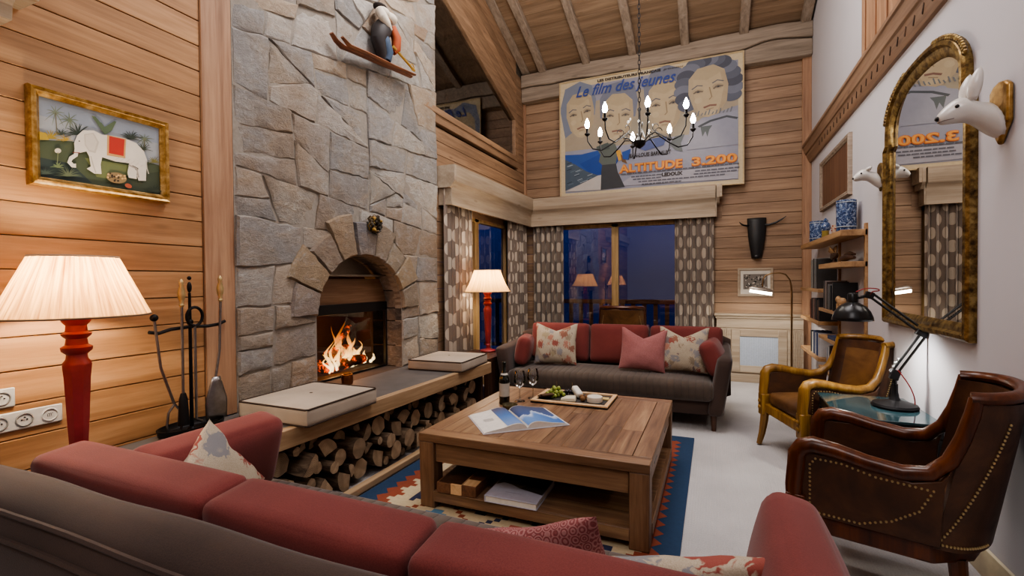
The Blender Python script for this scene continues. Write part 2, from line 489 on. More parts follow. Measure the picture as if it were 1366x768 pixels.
def ribbed():
    m, nt, b, out = new_mat('ribbed taupe velvet')
    v = objco(nt); sp = nd(nt, 'SeparateXYZ', {0: v}).outputs
    n2 = noise(nt, v, 300, 2); n1 = noise(nt, v, 3, 3)
    w = math_(nt, 'ABSOLUTE', math_(nt, 'SINE', math_(nt, 'MULTIPLY', math_(nt, 'ADD', sp[0], math_(nt, 'MULTIPLY', n1, .02)), 52.0)))
    w = math_(nt, 'POWER', w, .5)
    f = math_(nt, 'ADD', math_(nt, 'MULTIPLY', n1, .5), math_(nt, 'MULTIPLY', n2, .5))
    c = ramp(nt, f, [(.35, hexc('382d26')), (.65, hexc('53463c'))])
    c = mix(nt, 1, c, ramp(nt, w, [(0, (.55,.55,.55,1)), (.5, (1,1,1,1))]), 'MULTIPLY')
    nt.links.new(c, b.inputs['Base Color']); b.inputs['Roughness'].default_value = .9
    b.inputs['Sheen Weight'].default_value = .35
    bump(nt, b, w, .5, .012)
    return m
M['ribbed'] = ribbed()

def gilt():
    m, nt, b, out = new_mat('aged gilding')
    v = objco(nt); n = noise(nt, v, 26, 6, .65); n2 = noise(nt, v, 6, 3)
    c = ramp(nt, n, [(.32, hexc('3c2c1a')), (.46, hexc('715a35')), (.62, hexc('a18a58')), (.78, hexc('8a7d66'))])
    nt.links.new(c, b.inputs['Base Color']); b.inputs['Metallic'].default_value = .75; b.inputs['Roughness'].default_value = .38
    bump(nt, b, n, .3, .004)
    return m
M['gilt'] = gilt()
def gold_frame():
    m, nt, b, out = new_mat('bright gold frame')
    v = objco(nt); n = noise(nt, v, 30, 5, .6)
    c = ramp(nt, n, [(.3, hexc('7a5724')), (.5, hexc('a8834a')), (.7, hexc('c9a871'))])
    nt.links.new(c, b.inputs['Base Color']); b.inputs['Metallic'].default_value = .6; b.inputs['Roughness'].default_value = .35
    return m
M['gold'] = gold_frame()
def bark():
    m, nt, b, out = new_mat('log bark')
    v = objco(nt, (2.5, 14, 14)); n = noise(nt, v, 2.5, 6, .7, .5)
    rnd = nd(nt, 'ObjectInfo').outputs['Random']
    val = math_(nt, 'ADD', math_(nt, 'MULTIPLY', rnd, .6), .6)
    c = ramp(nt, n, [(.35, hexc('3d2f24')), (.55, hexc('6f5b48')), (.7, hexc('8c7862'))])
    c = mix(nt, 1, c, nd(nt, 'CombineColor', {0: val, 1: val, 2: val}).outputs[0], 'MULTIPLY')
    nt.links.new(c, b.inputs['Base Color']); b.inputs['Roughness'].default_value = .95
    bump(nt, b, n, .8, .01)
    return m
M['bark'] = bark()
def endgrain():
    m, nt, b, out = new_mat('sawn log end')
    v = objco(nt); sp = nd(nt, 'SeparateXYZ', {0: v}).outputs
    n = noise(nt, v, 18, 4)
    r = math_(nt, 'SQRT', math_(nt, 'ADD', math_(nt, 'MULTIPLY', sp[1], sp[1]), math_(nt, 'MULTIPLY', sp[2], sp[2])))
    w = math_(nt, 'SINE', math_(nt, 'ADD', math_(nt, 'MULTIPLY', r, 900.0), math_(nt, 'MULTIPLY', n, 9.0)))
    rnd = nd(nt, 'ObjectInfo').outputs['Random']
    f = math_(nt, 'ADD', math_(nt, 'MULTIPLY', n, .7), math_(nt, 'MULTIPLY', w, .08))
    c = ramp(nt, f, [(.25, hexc('83705b')), (.45, hexc('a48e74')), (.62, hexc('b9a68e'))])
    val = math_(nt, 'ADD', math_(nt, 'MULTIPLY', rnd, .5), .62)
    c = mix(nt, 1, c, nd(nt, 'CombineColor', {0: val, 1: val, 2: val}).outputs[0], 'MULTIPLY')
    nt.links.new(c, b.inputs['Base Color']); b.inputs['Roughness'].default_value = .9
    bump(nt, b, n, .3, .004)
    return m
M['endgrain'] = endgrain()
def flame_mat():
    m, nt, b, out = new_mat('flame'); nt.nodes.remove(b)
    v = objco(nt); z = nd(nt, 'SeparateXYZ', {0: v}).outputs[2]
    n = noise(nt, objco(nt, (1,1,.35)), 22, 3, .6, 1.2)
    h = math_(nt, 'ADD', math_(nt, 'MULTIPLY', z, 2.2), math_(nt, 'MULTIPLY', n, .45))
    c = ramp(nt, h, [(.2, hexc('fff0c4')), (.5, hexc('ffc878')), (.9, hexc('f08a3a'))])
    st = ramp(nt, h, [(.2, (1,1,1,1)), (1, (.12,.12,.12,1))])
    e = nd(nt, 'Emission', {0: c, 1: math_(nt, 'MULTIPLY', st, 4.2)})
    t = nd(nt, 'BsdfTransparent')
    lw = nd(nt, 'LayerWeight', {0: .35}).outputs[1]
    fac = math_(nt, 'MULTIPLY', ramp(nt, n, [(.3, (.1,.1,.1,1)), (.62, (.85,.85,.85,1))]), math_(nt, 'POWER', math_(nt, 'SUBTRACT', 1.0, lw), 1.6))
    s = nd(nt, 'MixShader', {0: fac, 1: t.outputs[0], 2: e.outputs[0]})
    nt.links.new(s.outputs[0], out.inputs[0])
    return m
M['flame'] = flame_mat()
def delft(name='blue and white glaze'):
    m, nt, b, out = new_mat(name)
    v = objco(nt); n = noise(nt, v, 46, 5, .7, .8)
    c = ramp(nt, n, [(.40, hexc('1b2747')), (.52, hexc('3f5783')), (.62, hexc('a3b0bf'))])
    nt.links.new(c, b.inputs['Base Color']); b.inputs['Roughness'].default_value = .25
    return m
M['delft'] = delft()
def teal():
    m, nt, b, out = new_mat('tinted glass top')
    b.inputs['Base Color'].default_value = hexc('3f5c60'); b.inputs['Roughness'].default_value = .06
    b.inputs['Coat Weight'].default_value = .4
    n = noise(nt, objco(nt), 4, 2)
    nt.links.new(ramp(nt, n, [(.3, hexc('243a40')), (.7, hexc('365057'))]), b.inputs['Base Color'])
    return m
M['teal'] = teal()

# ------------------------------------------------------------------ room shell
XL, XR, YB = -2.76, 1.13, 7.0
CZ = lambda y: 4.56 + .37*(7.0-y)
mb = MB(); mb.bb((-3.6, -2.6, -.1), (1.4, 7.4, 0)); struct('floor', mb, M['carpet'])

def split_iv(a, b, cuts):
    out = [(a, b)]
    for c0, c1 in cuts:
        nx = []
        for p, q in out:
            if c1 <= p or c0 >= q: nx.append((p, q)); continue
            if c0 > p: nx.append((p, c0))
            if c1 < q: nx.append((c1, q))
        out = nx
    return out
def planks(along, fixed, t, a, b, z0, z1, h, holes, gap=.004, seed=1, joints=True):
    """horizontal boards; along 'x' (wall at y=fixed) or 'y' (wall at x=fixed); t = signed thickness behind the face"""
    m = MB(); z = z0; r = random.Random(seed)
    while z < z1 - .01:
        zt = min(z+h, z1)
        cuts = [(ha, hb) for ha, hb, hz0, hz1 in holes if hz0 < zt-.02 and hz1 > z+.02]
        for p, q in split_iv(a, b, cuts):
            segs = [(p, q)]
            if joints and q-p > 3.0:
                s = p + r.uniform(.35, .65)*(q-p); segs = [(p, s), (s+.002, q)]
            for p2, q2 in segs:
                if q2-p2 < .02: continue
                e = r.uniform(0, .0015)
                if along == 'y': m.bb((fixed - e*(1 if t < 0 else -1)*0, p2, z+gap/2), (fixed+t, q2, zt-gap/2))
                else: m.bb((p2, fixed, z+gap/2), (q2, fixed+t, zt-gap/2))
        z = zt
    return m
ZP = 1.71 - .146*12 + .0   # plank joints fall at 1.71 + k*.146
m = planks('y', XL, -.03, -2.5, 1.84, ZP, 7.2, .146, [], seed=3, joints=False)
wl = struct('wall_left', m, M['pine_y'], bevel=.003, bseg=1)
m = MB(); m.bb((XL-.12, -2.6, -.1), (XL-.032, 2.0, 7.4)); struct('trim_20', m, M['dark_z'])
m = MB(); m.bb((XL-.02, 1.843, .54), (XL+.012, 2.03, 6.4)); m.bb((XL, 1.845, .5), (XL+.004, 1.85, 6.4))
struct('trim_1', m, M['pine_z'], bevel=.004)

# far part of the left wall, with glazed doors and the raked attic window
TR = lambda y: 3.77 + .37*(6.58-y)
holes = [(5.02, 6.32, 0, 2.17), (4.30, 6.68, 3.06, 9)]
m = planks('y', XL, -.03, 4.37, 7.0, ZP, 4.5, .146, [(5.02, 6.32, 0, 2.17), (4.0, 6.68, 3.04, 9)], seed=5, joints=False)
# boards laid parallel to the rake above the attic window
k0 = .12
for i in range(14):
    z_a, z_b = k0 + i*.15, k0 + i*.15 + .146
    m.prism([(4.0, TR(4.0)+z_a), (6.68, TR(6.68)+z_a), (6.68, TR(6.68)+z_b), (4.0, TR(4.0)+z_b)], XL-.03, XL, 'x')
struct('wall_left_far', m, M['pine_far'], bevel=.003, bseg=1)
def window_root(name):
    o = bpy.data.objects.new(name, None); COL.objects.link(o); o['kind'] = 'structure'; return o
w1 = window_root('window_1')
m = MB()
m.prism([(4.0, 3.06), (6.7, 3.06), (6.7, 3.2), (4.0, 3.2)], XL-.05, XL+.02, 'x')
m.prism([(4.0, 3.15), (6.62, 3.15), (6.62, 3.22), (4.0, 3.22)], XL-.06, XL+.035, 'x')
m.prism([(6.58, 3.2), (6.70, 3.2), (6.70, TR(6.7)), (6.58, TR(6.58))], XL-.06, XL+.02, 'x')
m.prism([(4.0, TR(4.0)), (6.70, TR(6.7)), (6.70, TR(6.7)+.13), (4.0, TR(4.0)+.13)], XL-.06, XL+.02, 'x')
link_mesh('frame', m, M['pale_y'] if 0 else M['pine_far'], w1, bevel=.006)
m = MB(); m.add([(XL-.03, 4.0, 3.2), (XL-.03, 6.6, 3.2), (XL-.03, 6.6, TR(6.6)), (XL-.03, 4.0, TR(4.0))], [(0,1,2,3)])
link_mesh('pane', m, M['pane'], w1)
m = MB(); m.bb((XL-1.6, 3.6, 2.9), (XL-1.55, 7.2, 6.2)); m.bb((XL-1.6, 3.6, 2.9), (XL-.05, 7.2, 2.95)); m.bb((XL-1.6, 7.15, 2.9), (XL-.05, 7.2, 6.2))
m.bb((XL-1.6, 3.6, 2.9), (XL-.05, 3.65, 6.2))
m.prism([(3.6, 5.6), (7.2, 3.9), (7.2, 4.05), (3.6, 5.75)], XL-.5, XL-.3, 'x')
m.bb((XL-1.6, 3.6, 5.9), (XL-.05, 7.2, 6.0))
struct('trim_21', m, M['pine_far'])

# back wall
holes = [(-2.62, .0, 0, 2.2)]
m = planks('x', YB, .03, XL, XR, 0.0, 4.6, .147, holes, seed=9, joints=True)
struct('wall_back', m, M['pine_x'], bevel=.003, bseg=1)
m = MB(); m.bb((XL-.1, YB+.06, 2.2), (XR+.1, YB+.2, 4.9)); m.bb((0, YB+.06, 0), (XR+.1, YB+.2, 2.2)); struct('trim_22', m, M['dark_z'])
m = MB(); m.bb((1.03, 6.955, 0), (XR, YB, 4.3)); struct('trim_2', m, M['pine_z'], bevel=.004)
m = MB(); m.bb((XL, 6.96, 2.6), (XL+.035, YB, 4.5)); struct('trim_3', m, M['pine_z'], bevel=.004)
# two rough timbers along the top of the back wall
def wavy(x0, x1, n, f0, f1, y0, y1):
    m = MB(); top = []; bot = []
    for i in range(n+1):
        x = x0+(x1-x0)*i/n
        bot.append((x, f0(x))); top.append((x, f1(x)))
    m.prism(bot+top[::-1], y0, y1, 'y'); return m
seam = lambda x: 4.33 + .012*math.sin(x*2.1) + .05*math.exp(-((x-.62)/.28)**2) - .035*math.exp(-((x-.3)/.2)**2) + .01*math.sin(x*9)
struct('trim_4', wavy(XL, XR, 60, lambda x: seam(x)+.006, lambda x: 4.55+.012*math.sin(x*3.1+1)+.02*math.exp(-((x-.75)/.25)**2), 6.86, 7.0), M['beam'], bevel=.012)
struct('trim_5', wavy(XL, XR, 60, lambda x: 4.13+.008*math.sin(x*5), lambda x: seam(x)-.006, 6.88, 7.0), M['beam'], bevel=.012)

# right wall
m = MB(); m.bb((XR, -2.6, 0), (XR+.12, 7.1, 8.4)); struct('wall_right', m, M['plaster'])
m = MB()
prof = [(XR+.01, 2.80), (XR-.022, 2.80), (XR-.04, 2.83), (XR-.058, 2.885), (XR-.06, 2.90), (XR-.075, 2.905), (XR-.095, 2.985), (XR-.108, 2.99), (XR-.108, 3.02), (XR+.01, 3.02)]
m.prism(prof, -2.5, 6.955, 'y')
struct('trim_6', m, M['trim_y'], bevel=.004)
m = MB()
for i in range(46):
    y = 6.2 - i*.135
    m.box((XR-.0505, y, 2.857), (.004, .009, .066), (1.0, -.25, 0))
struct('trim_7', m, M['dark_z'])
d1 = window_root('door_1')
m = MB(); m.bb((XR-.03, 3.2, 3.02), (XR, 4.66, 5.6))
link_mesh('panel', m, M['pine_z'], d1, bevel=.006)
m = MB()
for y in (4.56, 4.3, 4.05, 3.8, 3.5): m.bb((XR-.045, y-.03, 3.02), (XR-.03, y+.03, 5.6))
link_mesh('batten', m, M['pine_z'], d1, bevel=.006)
m = MB(); m.prism([(XR, 0), (XR-.022, 0), (XR-.022, .09), (XR-.016, .105), (XR-.012, .125), (XR, .13)], -2.5, 6.85, 'y')
struct('baseboard_right', m, plain('cream skirting', 'bdb094', .5), bevel=.002)

# ceiling: boards and rafters following the pitch
def slope_pt(x, y, dz=0): return (x, y, CZ(y)+dz)
m = MB(); y = 7.0
while y > .6:
    y2 = y-.2
    m.hexa([(XL, y, CZ(y)), (XR, y, CZ(y)), (XR, y2+.004, CZ(y2)), (XL, y2+.004, CZ(y2))], [(XL, y, CZ(y)+.03), (XR, y, CZ(y)+.03), (XR, y2+.004, CZ(y2)+.03), (XL, y2+.004, CZ(y2)+.03)])
    y = y2
struct('ceiling', m, M['ceil'], bevel=.004, bseg=1, weld=False)
m = MB(); m.hexa([(XL-.2, 7.3, CZ(7.3)+.04), (XR+.2, 7.3, CZ(7.3)+.04), (XR+.2, .6, CZ(.6)+.04), (XL-.2, .6, CZ(.6)+.04)], [(XL-.2, 7.3, CZ(7.3)+.1), (XR+.2, 7.3, CZ(7.3)+.1), (XR+.2, .6, CZ(.6)+.1), (XL-.2, .6, CZ(.6)+.1)])
m.hexa([(XL-.2, .6, CZ(.6)+.04), (XR+.2, .6, CZ(.6)+.04), (XR+.2, -2.6, 5.6), (XL-.2, -2.6, 5.6)], [(XL-.2, .6, CZ(.6)+.1), (XR+.2, .6, CZ(.6)+.1), (XR+.2, -2.6, 5.7), (XL-.2, -2.6, 5.7)])
struct('ceiling_outer', m, M['rafter'])
m = MB(); m.bb((XL-.1, -2.6, 0), (XR+.1, -2.5, 8)); struct('wall_front', m, M['plaster'])
for i, x in enumerate((-2.70, -2.40, -1.73, -1.05, -.35, .36, 1.05)):
    m = MB(); w = .055 if i else .06; n = 14; r = random.Random(i)
    lo = []; dz = -.09 if i else -.03
    for k in range(n+1):
        y = 6.98 - k*6.3/n
        j = r.uniform(-.008, .008)
        lo.append((x+j, y))
    vs = []; fs = []
    for (xx, y) in lo:
        for sx, z in ((-w, dz), (w, dz), (w, .0), (-w, .0)): vs.append((xx+sx, y, CZ(y)+z))
    for k in range(n):
        for q in range(4):
            q2 = (q+1) % 4
            fs.append((k*4+q, k*4+q2, k*4+4+q2, k*4+4+q))
    fs += [(3,2,1,0), tuple(n*4+q for q in range(4))]
    m.add(vs, fs)
    struct('trim_%d' % (8+i), m, M['rafter'], bevel=.01)

# ------------------------------------------------------------------ pelmets over the windows
def pel_prof():      # (distance from wall, z)
    return [(0, 2.60), (.225, 2.60), (.225, 2.43), (.215, 2.415), (.19, 2.40), (.178, 2.375), (.165, 2.355), (.165, 2.18), (.135, 2.18), (.135, 2.36), (0, 2.36)]
m = MB(); m.prism([(YB-d, z) for d, z in pel_prof()], XL+.135, .02, 'x')
m.bb((.02, YB-.165, 2.18), (.035, YB, 2.60)); m.prism([(YB-d, z) for d, z in [(0, 2.60), (.225, 2.60), (.225, 2.43), (.19, 2.39), (.165, 2.36), (0, 2.36)]], .035, .07, 'x')
m.bb((.07, YB-.225, 2.43), (.1, YB, 2.6))
struct('trim_15', m, M['pale_x'], bevel=.003)
m = MB(); m.prism([(XL+d, z) for d, z in pel_prof()], 4.44, YB-.135, 'y')
m.bb((XL, 4.43, 2.18), (XL+.165, 4.45, 2.60)); m.prism([(XL+d, z) for d, z in [(0, 2.60), (.225, 2.60), (.225, 2.43), (.19, 2.39), (.165, 2.36), (0, 2.36)]], 4.40, 4.44, 'y')
struct('trim_16', m, M['pale_y'], bevel=.003)
m = MB(); m.prism([(XL, 2.44), (XL+.10, 2.44), (XL+.11, 2.5), (XL+.15, 2.53), (XL+.17, 2.54), (XL+.17, 2.75), (XL, 2.75)], -2.0, 1.0, 'y')
m.bb((XL, 1.0, 2.535), (XL+.17, 1.06, 2.75))
struct('trim_17', m, M['pale_y'], bevel=.004)

# ------------------------------------------------------------------ glazed doors (back and left)
def glazing(name, along, fixed, a, b, z0, z1, mulls, inward):
    w = window_root(name); m = MB(); fw = .07
    def bar(p, q, za, zb, d=.05):
        if along == 'x': m.bb((p, fixed-.02, za), (q, fixed+d, zb))
        else: m.bb((fixed-d, p, za), (fixed+.02, q, zb))
    bar(a, a+fw, z0, z1); bar(b-fw, b, z0, z1); bar(a, b, z1-fw, z1); bar(a, b, z0, z0+.1)
    for c in mulls: bar(c-.05, c+.05, z0, z1)
    link_mesh('frame', m, M['oak_z'], w, bevel=.004)
    m = MB()
    if along == 'x': m.add([(a, fixed+.02, z0), (b, fixed+.02, z0), (b, fixed+.02, z1), (a, fixed+.02, z1)], [(0,1,2,3)])
    else: m.add([(fixed-.02, a, z0), (fixed-.02, b, z0), (fixed-.02, b, z1), (fixed-.02, a, z1)], [(0,1,2,3)])
    link_mesh('pane', m, M['pane'], w)
    return w
M['oak_z'] = wood('door frame oak', '7d6038', 'a88a5c', 'bfa278', 'z', .5, 1.0, .05, knots=False)
glazing('window_2', 'x', YB+.03, -2.6, .0, 0, 2.2, [-1.345], -1)
glazing('window_3', 'y', XL-.03, 5.02, 6.32, 0, 2.17, [5.36], 1)

m = MB(); m.bb((XL-.03, 4.8, 2.14), (XL+.004, 6.5, 2.37)); struct('trim_23', m, M['pine_far'])
m = MB(); m.bb((-2.7, YB-.004, 2.18), (.1, YB+.03, 2.37)); struct('trim_24', m, M['pine_x'])
# terrace outside the glass, at dusk
dusk = plain('dusk blue haze', '10204a', .9)
M['rail'] = wood('terrace rail wood', '6d4120', '9a6030', 'b67a45', 'x', .6, 1, .1, knots=False)
m = MB(); m.bb((-7, 7.4, -.16), (3, 9.4, -.02)); m.bb((-4.6, 3.5, -.16), (-3.0, 9.4, -.03)); struct('floor_terrace', m, plain('snowy deck', '8d93a8', .9))
t = thing('balcony_railing', 'orange brown wooden balcony railing outside the back windows', 'railing', (-.8, 8.4, 0))
m = MB(); m.bb((-3.4, -.05, .93), (2.2, .05, 1.01)); link_mesh('handrail', m, M['rail'], t, bevel=.01)
m = MB(); m.bb((-3.4, -.03, .08), (2.2, .03, .15)); link_mesh('bottom_rail', m, M['rail'], t, bevel=.006)
for i in range(30):
    x = -3.3+i*.187
    m = MB(); m.bb((x-.035, -.015, -.02 if i % 9 == 0 else .13), (x+.035, .015, .94)); link_mesh('baluster', m, M['rail'], t)
# ------------------------------------------------------------------ stone chimney breast
r = random.Random(21)
AY, SPR, A_, B_ = 3.205, 1.10, .525, .475      # arch centre, spring height, half width, rise
RING = .235
Y0, Y1, Z0, Z1 = 2.03, 4.37, .54, 5.0
def inside_open(y, z):
    if z < SPR: return AY-A_ < y < AY+A_
    return ((y-AY)/(A_+RING))**2 + ((z-SPR)/(B_+RING))**2 < 1
def push_out(y, z):
    if z < SPR:
        if AY-A_ < y < AY+A_: y = AY-A_ if y < AY else AY+A_
        return y, z
    q = math.sqrt(((y-AY)/(A_+RING))**2 + ((z-SPR)/(B_+RING))**2)
    if q < 1: y, z = AY+(y-AY)/q, SPR+(z-SPR)/q
    return y, z
ZS = 1.45
def clip(poly, nx, nz, d):
    out = []
    for i in range(len(poly)):
        p, q = poly[i], poly[(i+1) % len(poly)]
        a = p[0]*nx+p[1]*nz-d; b = q[0]*nx+q[1]*nz-d
        if a <= 0: out.append(p)
        if a*b < 0:
            t = a/(a-b); out.append((p[0]+(q[0]-p[0])*t, p[1]+(q[1]-p[1])*t))
    return out
def stone(m, poly, depth, col, x0=None, tilt=None, face=1):
    """polygon (y, z) turned into one rough block standing proud of the mortar"""
    x0 = XL if x0 is None else x0
    n = len(poly); cy = sum(p[0] for p in poly)/n; cz = sum(p[1] for p in poly)/n
    rad = sum(math.hypot(p[0]-cy, p[1]-cz) for p in poly)/n
    def ring(ins, x, jit):
        k = max(.2, 1-ins/rad); o = []
        for y, z in poly:
            yy, zz = cy+(y-cy)*k + r.uniform(-jit, jit), cz+(z-cz)*k + r.uniform(-jit, jit)
            o.append((x + (tilt[0]*(yy-cy)+tilt[1]*(zz-cz) if tilt and x > x0 else 0) + r.uniform(-jit, jit)*.8, yy, zz))
        return o
    R1 = ring(.003, x0-.03, 0); R2 = ring(.004, x0+depth*.6, .0025); R3 = ring(.016, x0+depth, .004); R4 = ring(.5*rad, x0+depth+.004, .004)
    m.col = col; b = len(m.v)
    vs = R1+R2+R3+R4+[(x0+depth+r.uniform(0, .008), cy, cz)]
    fs = []
    for j in range(3):
        for i in range(n):
            i2 = (i+1) % n; fs.append((j*n+i, j*n+i2, (j+1)*n+i2, (j+1)*n+i))
    for i in range(n): fs.append((3*n+i, 3*n+(i+1) % n, 4*n))
    m.add(vs, fs)
def dens(poly, st=.06, jit=.009):
    o = []
    for i in range(len(poly)):
        p, q = poly[i], poly[(i+1) % len(poly)]
        L = math.hypot(q[0]-p[0], q[1]-p[1]); k = max(1, int(L/st))
        for t in range(k):
            j = r.uniform(-jit, jit) if t else 0
            o.append((p[0]+(q[0]-p[0])*t/k+j, p[1]+(q[1]-p[1])*t/k+j))
    return o
COOL = ['8d8a85', '868482', '97938d', '807e7c', '9b9690', '8d8982', '7f7d7b']
WARM = ['988a7a', '8c8073', '94877a', '857c72', '8d7a68', '9c9184', '807872']
def rnd_split(poly, out, depth=0):
    a = abs(sum(poly[k][0]*poly[(k+1) % len(poly)][1]-poly[(k+1) % len(poly)][0]*poly[k][1] for k in range(len(poly))))/2
    ys = [p[0] for p in poly]; zs = [p[1] for p in poly]
    w, h = max(ys)-min(ys), max(zs)-min(zs); cz = sum(zs)/len(zs)
    lim = r.choice((.05, .08, .11, .15, .19)) if cz > 1.5 else r.choice((.06, .08, .11, .14))
    if (a < lim and w < .72 and h < .56) or depth > 12: out.append(poly); return
    horiz = h*1.35 > w                     # a bed joint across, or an upright joint
    t = r.gauss(0, .07 if cz < 1.7 else .2)
    if r.random() < .16 and cz > 1.6: t += r.choice((-.5, .5))
    f = r.uniform(.36, .64)
    py, pz = min(ys)+w*f, min(zs)+h*f
    if horiz: nx, nz = math.sin(t), math.cos(t)
    else: nx, nz = math.cos(t), math.sin(t)
    d = py*nx+pz*nz
    A = clip(poly, nx, nz, d); B = clip(poly, -nx, -nz, -d)
    if len(A) < 3 or len(B) < 3: out.append(poly); return
    rnd_split(A, out, depth+1); rnd_split(B, out, depth+1)
cells = []
rnd_split([(Y0, Z0), (Y1, Z0), (Y1, Z1), (Y0, Z1)], cells)
m = MB()
for poly in cells:
    sz = sum(p[1] for p in poly)/len(poly)
    poly = dens(poly)
    ins = [inside_open(*p) for p in poly]
    if all(ins) or (inside_open(sum(p[0] for p in poly)/len(poly), sum(p[1] for p in poly)/len(poly)) and sum(ins) > .6*len(poly)): continue
    poly = [push_out(*p) for p in poly]
    a = abs(sum(poly[k][0]*poly[(k+1) % len(poly)][1]-poly[(k+1) % len(poly)][0]*poly[k][1] for k in range(len(poly))))/2
    if a < .004: continue
    warm = r.random() < (.75 if sz < 1.6 else .22)
    col = hexc(r.choice(WARM if warm else COOL)); k = r.uniform(1.0, 1.24); col = (col[0]*k, col[1]*k, col[2]*k, 1)
    stone(m, poly, r.uniform(.016, .032), col, tilt=(r.uniform(-.06, .06), r.uniform(-.06, .06)))
# the arch ring of wedge stones
ang = [PI, 2.78, 2.43, 2.1, 1.76, 1.38, 1.06, .72, .36, 0]
for i in range(len(ang)-1):
    t0, t1 = ang[i], ang[i+1]; n = 4
    inn = [(AY+A_*math.cos(t0+(t1-t0)*k/n), SPR+B_*math.sin(t0+(t1-t0)*k/n)) for k in range(n+1)]
    e = RING + (.02, .10, .03, .12, .05, .09, .0, .06, .02)[i]
    ou = [(AY+(A_+e)*math.cos(t0+(t1-t0)*k/n), SPR+(B_+e)*math.sin(t0+(t1-t0)*k/n)) for k in range(n+1)]
    poly = dens(inn[::-1]+ou, .05, .003)
    col = hexc(('8c8078', '94836c', '7f7872', '8b7c6a', '6f6c6e', '867a6c', '8f8474', '98876f', '857a6c')[i])
    stone(m, poly, .05 if i != 4 else .065, col)
# reveals (soffit and cheeks) of the opening
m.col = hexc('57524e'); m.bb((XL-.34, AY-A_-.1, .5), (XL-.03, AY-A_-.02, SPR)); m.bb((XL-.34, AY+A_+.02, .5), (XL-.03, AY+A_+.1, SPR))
for sy in (AY-A_, AY+A_):
    z = Z0
    while z < SPR-.02:
        h = min(r.uniform(.14, .24), SPR-z)
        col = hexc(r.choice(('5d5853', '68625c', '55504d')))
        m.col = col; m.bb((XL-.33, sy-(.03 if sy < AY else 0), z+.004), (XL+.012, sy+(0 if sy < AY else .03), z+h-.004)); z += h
for i in range(len(ang)-1):
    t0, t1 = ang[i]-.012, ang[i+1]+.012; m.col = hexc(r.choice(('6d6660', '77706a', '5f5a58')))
    n = 3; vs = []; fs = []
    for k in range(n+1):
        t = t0+(t1-t0)*k/n
        for xx, e in ((XL-.33, 0), (XL+.01, 0), (XL+.01, .04), (XL-.33, .04)):
            vs.append((xx, AY+(A_+e)*math.cos(t), SPR+(B_+e)*math.sin(t)))
    for k in range(n):
        for q in range(4): fs.append((k*4+q, k*4+(q+1) % 4, k*4+4+(q+1) % 4, k*4+4+q))
    m.add(vs, fs)
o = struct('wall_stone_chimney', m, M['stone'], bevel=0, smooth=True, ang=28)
# mortar bed behind the stones (with the opening left free)
m = MB(); n = 28
arc = [(AY+A_*math.cos(PI*k/n), SPR+B_*math.sin(PI*k/n)) for k in range(n+1)]   # from +A to -A
m.prism([(Y0, 0), (AY-A_, 0), (AY-A_, SPR)]+arc[::-1][1:-1]+[(AY, 5.05), (Y0, 5.05)] if 0 else [(Y0, 0), (AY-A_, 0), (AY-A_, SPR)]+[p for p in arc[::-1] if p[0] < AY-.01][1:]+[(AY, SPR+B_), (AY, 6.6), (Y0, 6.6)], XL-.06, XL+.014, 'x')
m.prism([(AY, SPR+B_)]+[p for p in arc[::-1] if p[0] > AY+.01][:-1]+[(AY+A_, SPR), (AY+A_, 0), (Y1, 0), (Y1, 6.6), (AY, 6.6)], XL-.06, XL+.014, 'x')
struct('wall_chimney_mortar', m, M['mortar'], smooth=False)

# ------------------------------------------------------------------ fireplace insert
xr = XL-.17
t = thing('fireplace_insert', 'black framed glass fire screen under a metal hood inside the stone arch', 'fireplace', (XL-.2, AY, .54))
def W(o, root):     # keep world-space geometry when parenting under a placed root
    o.matrix_parent_inverse = (Matrix.Translation(root.location) @ Euler(root.rotation_euler).to_matrix().to_4x4()).inverted(); return o
m = MB(); m.bb((xr-.5, AY-A_-.02, .5), (xr-.48, AY+A_+.02, 1.7)); m.bb((xr-.5, AY-A_-.03, .5), (xr-.02, AY-A_, 1.7)); m.bb((xr-.5, AY+A_, .5), (xr-.02, AY+A_+.03, 1.7)); m.bb((xr-.5, AY-A_, .5), (xr-.02, AY+A_, .545)); m.bb((xr-.5, AY-A_, 1.6), (xr-.02, AY+A_, 1.62))
m.bb((xr-.02, AY-A_+.002, .50), (XL+.02, AY+A_-.002, .537))
fb = plain('sooty firebrick', '4a3d34', .9, 0, 14, .16, .3)
W(link_mesh('firebox', m, fb, t), t)
m = MB(); m.bb((xr-.02, AY-A_, .545), (xr+.012, AY-A_+.018, 1.16)); m.bb((xr-.02, AY+A_-.018, .545), (xr+.012, AY+A_, 1.16)); m.bb((xr-.02, AY-A_, .542), (xr+.012, AY+A_, .556)); m.bb((xr-.03, AY-A_, 1.08), (xr+.014, AY+A_, 1.165))
W(link_mesh('frame', m, M['black'], t, bevel=.003), t)
m = MB(); m.add([(xr, AY-A_+.01, .55), (xr, AY+A_-.01, .55), (xr, AY+A_-.01, 1.09), (xr, AY-A_+.01, 1.09)], [(0,1,2,3)])
W(link_mesh('screen_glass', m, M['fireglass'], t), t)
m = MB(); n = 20
pts = [(AY-A_, 1.165), (AY+A_, 1.165)]+[(AY+A_*math.cos(PI*k/n), SPR+B_*math.sin(PI*k/n)) for k in range(1, n)]
pts = [p for p in pts if p[1] >= 1.165 and p[1] < 1.42] 
pts = sorted(pts, key=lambda p: math.atan2(p[1]-1.2, p[0]-AY))
m.prism(pts, xr-.03, xr+.002, 'x')
W(link_mesh('hood', m, wood('burnished copper hood', '4c3322', '7a5a42', '9c8068', 'y', .32, .5, .05, knots=False, bstr=.05), t), t)
m = MB(); m.bb((xr-.03, AY-A_, 1.40), (xr+.06, AY+A_, 1.415)); m.bb((xr-.06, AY-A_, 1.41), (xr-.05, AY+A_, 1.6))
